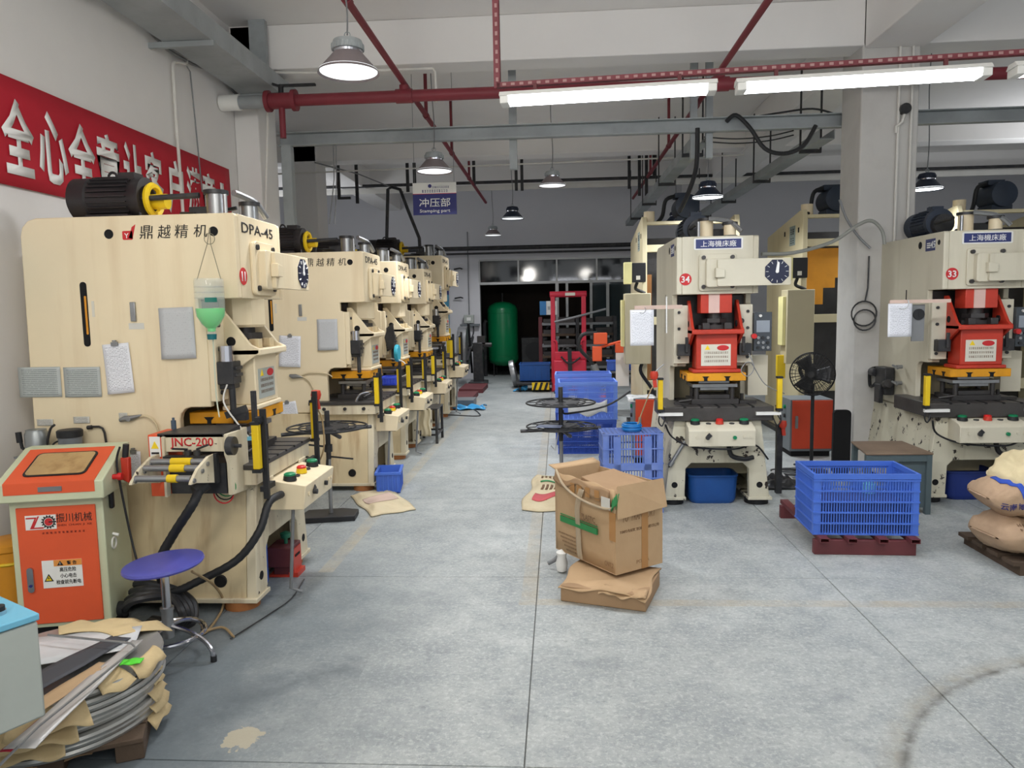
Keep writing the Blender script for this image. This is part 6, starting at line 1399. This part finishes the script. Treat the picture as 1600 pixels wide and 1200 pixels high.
# ------------------------------------------------------------------ in front of and behind the opening
tk_ = thing('air_tank', 'tall green air receiver tank standing in the opening', 'tank', (-1.42, 18.85, 0))
MB().lathe([(0, .24), (.2, .26), (.34, .33), (.385, .42), (.385, 1.68), (.34, 1.78), (.2, 1.86), (0, 1.89)], 40).build('shell', greent, tk_)
for k in range(4):
    a = k*pi/2+.7; MB().beam((.3*cos(a), .3*sin(a), 0), (.3*cos(a), .3*sin(a), .38), .07, .02).build('leg', black, tk_)
MB().cyl((0, 0, 1.88), (0, 0, 2.1), .03).build('outlet_pipe', blackm, tk_)
for z in (.5, 1.6): MB().torus((0, 0, z), .386, .006, n=40, k=5).build('weld_seam', greent, tk_)
MB().tube([(-.45, -.2, 0), (-.45, -.2, 1.35), (-.4, -.2, 1.42)], .05, 8).build('side_pipe', blackm, tk_)
mc = thing('compressor', 'dark compressor block standing right of the green tank', 'machine', (-.62, 19.3, 0))
MB().box(-.34, .34, -.3, .4, .05, .95).build('housing', blackm, mc, bevel=.02)
MB().cyl((0, -.34, .6), (0, -.3, .6), .24, n=24).build('fan_ring', black, mc)
for x in (-.28, .28): MB().box(x-.06, x+.06, -.28, .38, 0, .05).build('foot', black, mc)
MB().tube(spline([(.25, -.2, .95), (.35, -.25, 1.2), (.5, -.3, 1.3), (.6, -.3, 1.1)], 5), .05, 8).build('hose', black, mc)
# stacked pallets / rack
rk = thing('pallet_rack', 'dark steel rack of stacked pallets behind the red lift stacker', 'rack', (.42, 16.6, 0))
for x in (-.82, .0, .82):
    for y in (-.3, .3): MB().box(x-.035, x+.035, y-.03, y+.03, 0, 1.5).build('upright', redsteel if x < -.5 else blackm, rk)
for k in range(6):
    z = .12+.24*k
    for x0, x1 in ((-.78, -.04), (.04, .78)):
        MB().box(x0, x1, -.33, .33, z, z+.05).build('shelf_board', greymetal if k % 2 else wood, rk)
        MB().box(x0+.03, x0+.3, -.3, .2, z+.05, z+.14).box(x0+.36, x1-.02, -.28, .2, z+.05, z+.17).build('stored_parts', steel_d, rk, kind='stuff')
bx_ = thing('printed_box', 'white and blue printed carton on top of the pallet rack', 'box', (-.22, 16.4, 1.55))
MB().box(-.18, .2, -.15, .15, 0, .3).build('box', white, bx_, bevel=.004)
MB().box(-.182, -.04, -.153, -.15, 0, .3).build('blue_side', mat('sky_print', S(60, 130, 190), .5), bx_)
marks(6, .18, .08, (.08, -.152, .15), '-y', greyd, bx_, seed=5)
# red lift stacker
sk = thing('lift_stacker', 'red hand lift stacker with open mast in the aisle end', 'stacker', (.205, 15.0, 0))
for s in (-1, 1):
    MB().box(s*.31-.045, s*.31+.045, -.06, .06, .0, 1.93).build('mast_post', stackred, sk, bevel=.008)
    MB().tube(spline([(s*.24, -.1, .3), (s*.24, -.12, .9), (s*.25, -.12, 1.02), (s*.3, -.08, 1.04)], 5), .022, 8).build('side_bar', stackred, sk)
    MB().box(s*.2-.08, s*.2+.08, .06, 1.1, .06, .12).build('fork', black, sk)
MB().cyl((-.37, 0, 1.97), (.37, 0, 1.97), .06, n=16).build('mast_top', stackred, sk)
MB().box(-.06, .14, -.064, -.055, 1.94, 2.0).build('mast_label', label_pale, sk)
MB().prism([(-.33, .06), (.36, .06), (.33, .66), (-.3, .66)], 'xz', -.42, -.1).build('battery_case', stackred, sk, bevel=.02)
MB().box(-.28, .32, -.25, -.1, .66, .82).build('upper_case', stackred, sk, bevel=.01)
MB().prism([(-.02, .1), (.06, .1), (.05, .9), (-.03, .9)], 'xz', -.47, -.42).build('steering_arm', black, sk)
MB().tube(spline([(-.16, -.45, .74), (-.04, -.46, .62), (.08, -.46, .62), (.22, -.45, .72)], 5), .018, 8).build('handle', black, sk)
MB().tube([(-.12, -.44, .86), (-.1, -.44, .93), (.25, -.44, .95)], .02, 8).build('grip_bar', steel_d, sk)
MB().box(-.3, .34, -.41, .2, .0, .06).build('base_frame', black, sk)
MB().tube([(-.28, -.08, 1.42), (.1, -.08, 1.5), (.75, -.1, 1.66)], .022, 8).build('resting_pipe', greymetal, sk)
# orange hand pallet truck
ht = thing('pallet_truck', 'orange hand pallet truck with black handle behind the blue crates', 'pallet truck', (.62, 11.0, 0))
MB().tube(spline([(.05, 0, .2), (0, 0, .55), (-.1, .0, .85), (-.28, 0, 1.05), (-.32, 0, 1.18), (-.25, 0, 1.3), (-.05, 0, 1.32)], 6), .028, 8).build('handle_loop', black, ht)
MB().tube([(.05, 0, .2), (-.02, 0, .62), (-.1, 0, .85)], .05, 10).build('draw_bar', greymetal, ht)
MB().box(-.12, .02, -.05, .05, .9, 1.12).cyl((-.02, 0, 1.1), (.35, 0, 1.2), .02).box(-.1, .1, -.06, .06, 1.15, 1.32).box(.22, .36, -.05, .05, 1.02, 1.16).build('control_head', orange, ht, bevel=.01)
MB().box(-.05, .2, -.14, .14, .16, .42).build('pump_body', orange, ht, bevel=.02)
MB().cyl((0, -.06, .09), (0, .06, .09), .09, n=18).cyl((.14, -.06, .09), (.14, .06, .09), .09, n=18).build('wheel', black, ht)
for y in (-.1, .16): MB().box(-.25+y, -.1+y, .2, 1.3, .06, .12).build('fork', orange, ht)
tag(MB().box(.0, .2, 0, .004, 0, .62).build('white_card', white), 'long white card hanging by the orange pallet truck', 'card').location = (.86, 11.2, .5)
bench2 = thing('side_table', 'cluttered grey side table right of the orange pallet truck', 'table', (1.08, 11.9, 0))
MB().box(-.3, .4, -.3, .3, .66, .69).build('top', greyd, bench2)
for x in (-.27, .37):
    for y in (-.27, .27): MB().box(x-.02, x+.02, y-.02, y+.02, 0, .66).build('leg', greyd, bench2)
o = bin_('parts_bin', 'small blue bin on the cluttered side table', (.92, 11.75, .692), 0, .3, .25, .16, blue_c)
tag(MB().lathe([(0, 0), (.09, 0), (.1, .05), (.07, .12), (.03, .16), (0, .17)], 16).build('plastic_jug', mat('blue_bag', S(90, 130, 200), .4)), 'pale blue plastic jug on the side table', 'jug').location = (1.2, 11.8, .692)
# blue bins and pallet jack to the left of the stacker
bin_('parts_bin', 'blue plastic bin on a low trolley left of the red stacker', (-.5, 15.4, .2), 0, .62, .5, .36, blue_t)
lt = thing('low_trolley', 'low black trolley with a yellow striped guard under the blue bin', 'trolley', (-.5, 15.3, 0))
MB().box(-.38, .36, -.4, .4, .14, .19).build('deck', black, lt, bevel=.01)
for x in (-.3, .28):
    for y in (-.3, .3): MB().cyl((x-.02, y, .07), (x+.02, y, .07), .07, n=14).build('wheel', black, lt)
gd = MB().box(-.05, .3, -.44, -.405, .05, .2).build('guard', yellow, lt)
for k in range(3): MB().prism([(-.03+.11*k, .05), (.02+.11*k, .05), (.07+.11*k, .2), (.02+.11*k, .2)], 'xz', -.444, -.44).build('black_stripe', black, gd)
cw_ = thing('small_coil', 'narrow silver steel coil leaning beside the blue bin', 'coil', (-.98, 15.9, .3))
MB().lathe([(.17, -.05), (.29, -.05), (.295, 0), (.29, .05), (.17, .05)], 28, M=Matrix.Rotation(R(78), 4, 'Y')).build('coil', steel, cw_)
tag(MB().grid(lambda u, v: (-.95+.3*u, 15.0+.2*v, .012+.25*(u*.6)*abs(sin(v*5+u*3))), 12, 8).build('blue_sheeting', MATS['blue_film'], thick=.004), 'blue plastic sheeting hanging by the narrow steel coil', 'film')
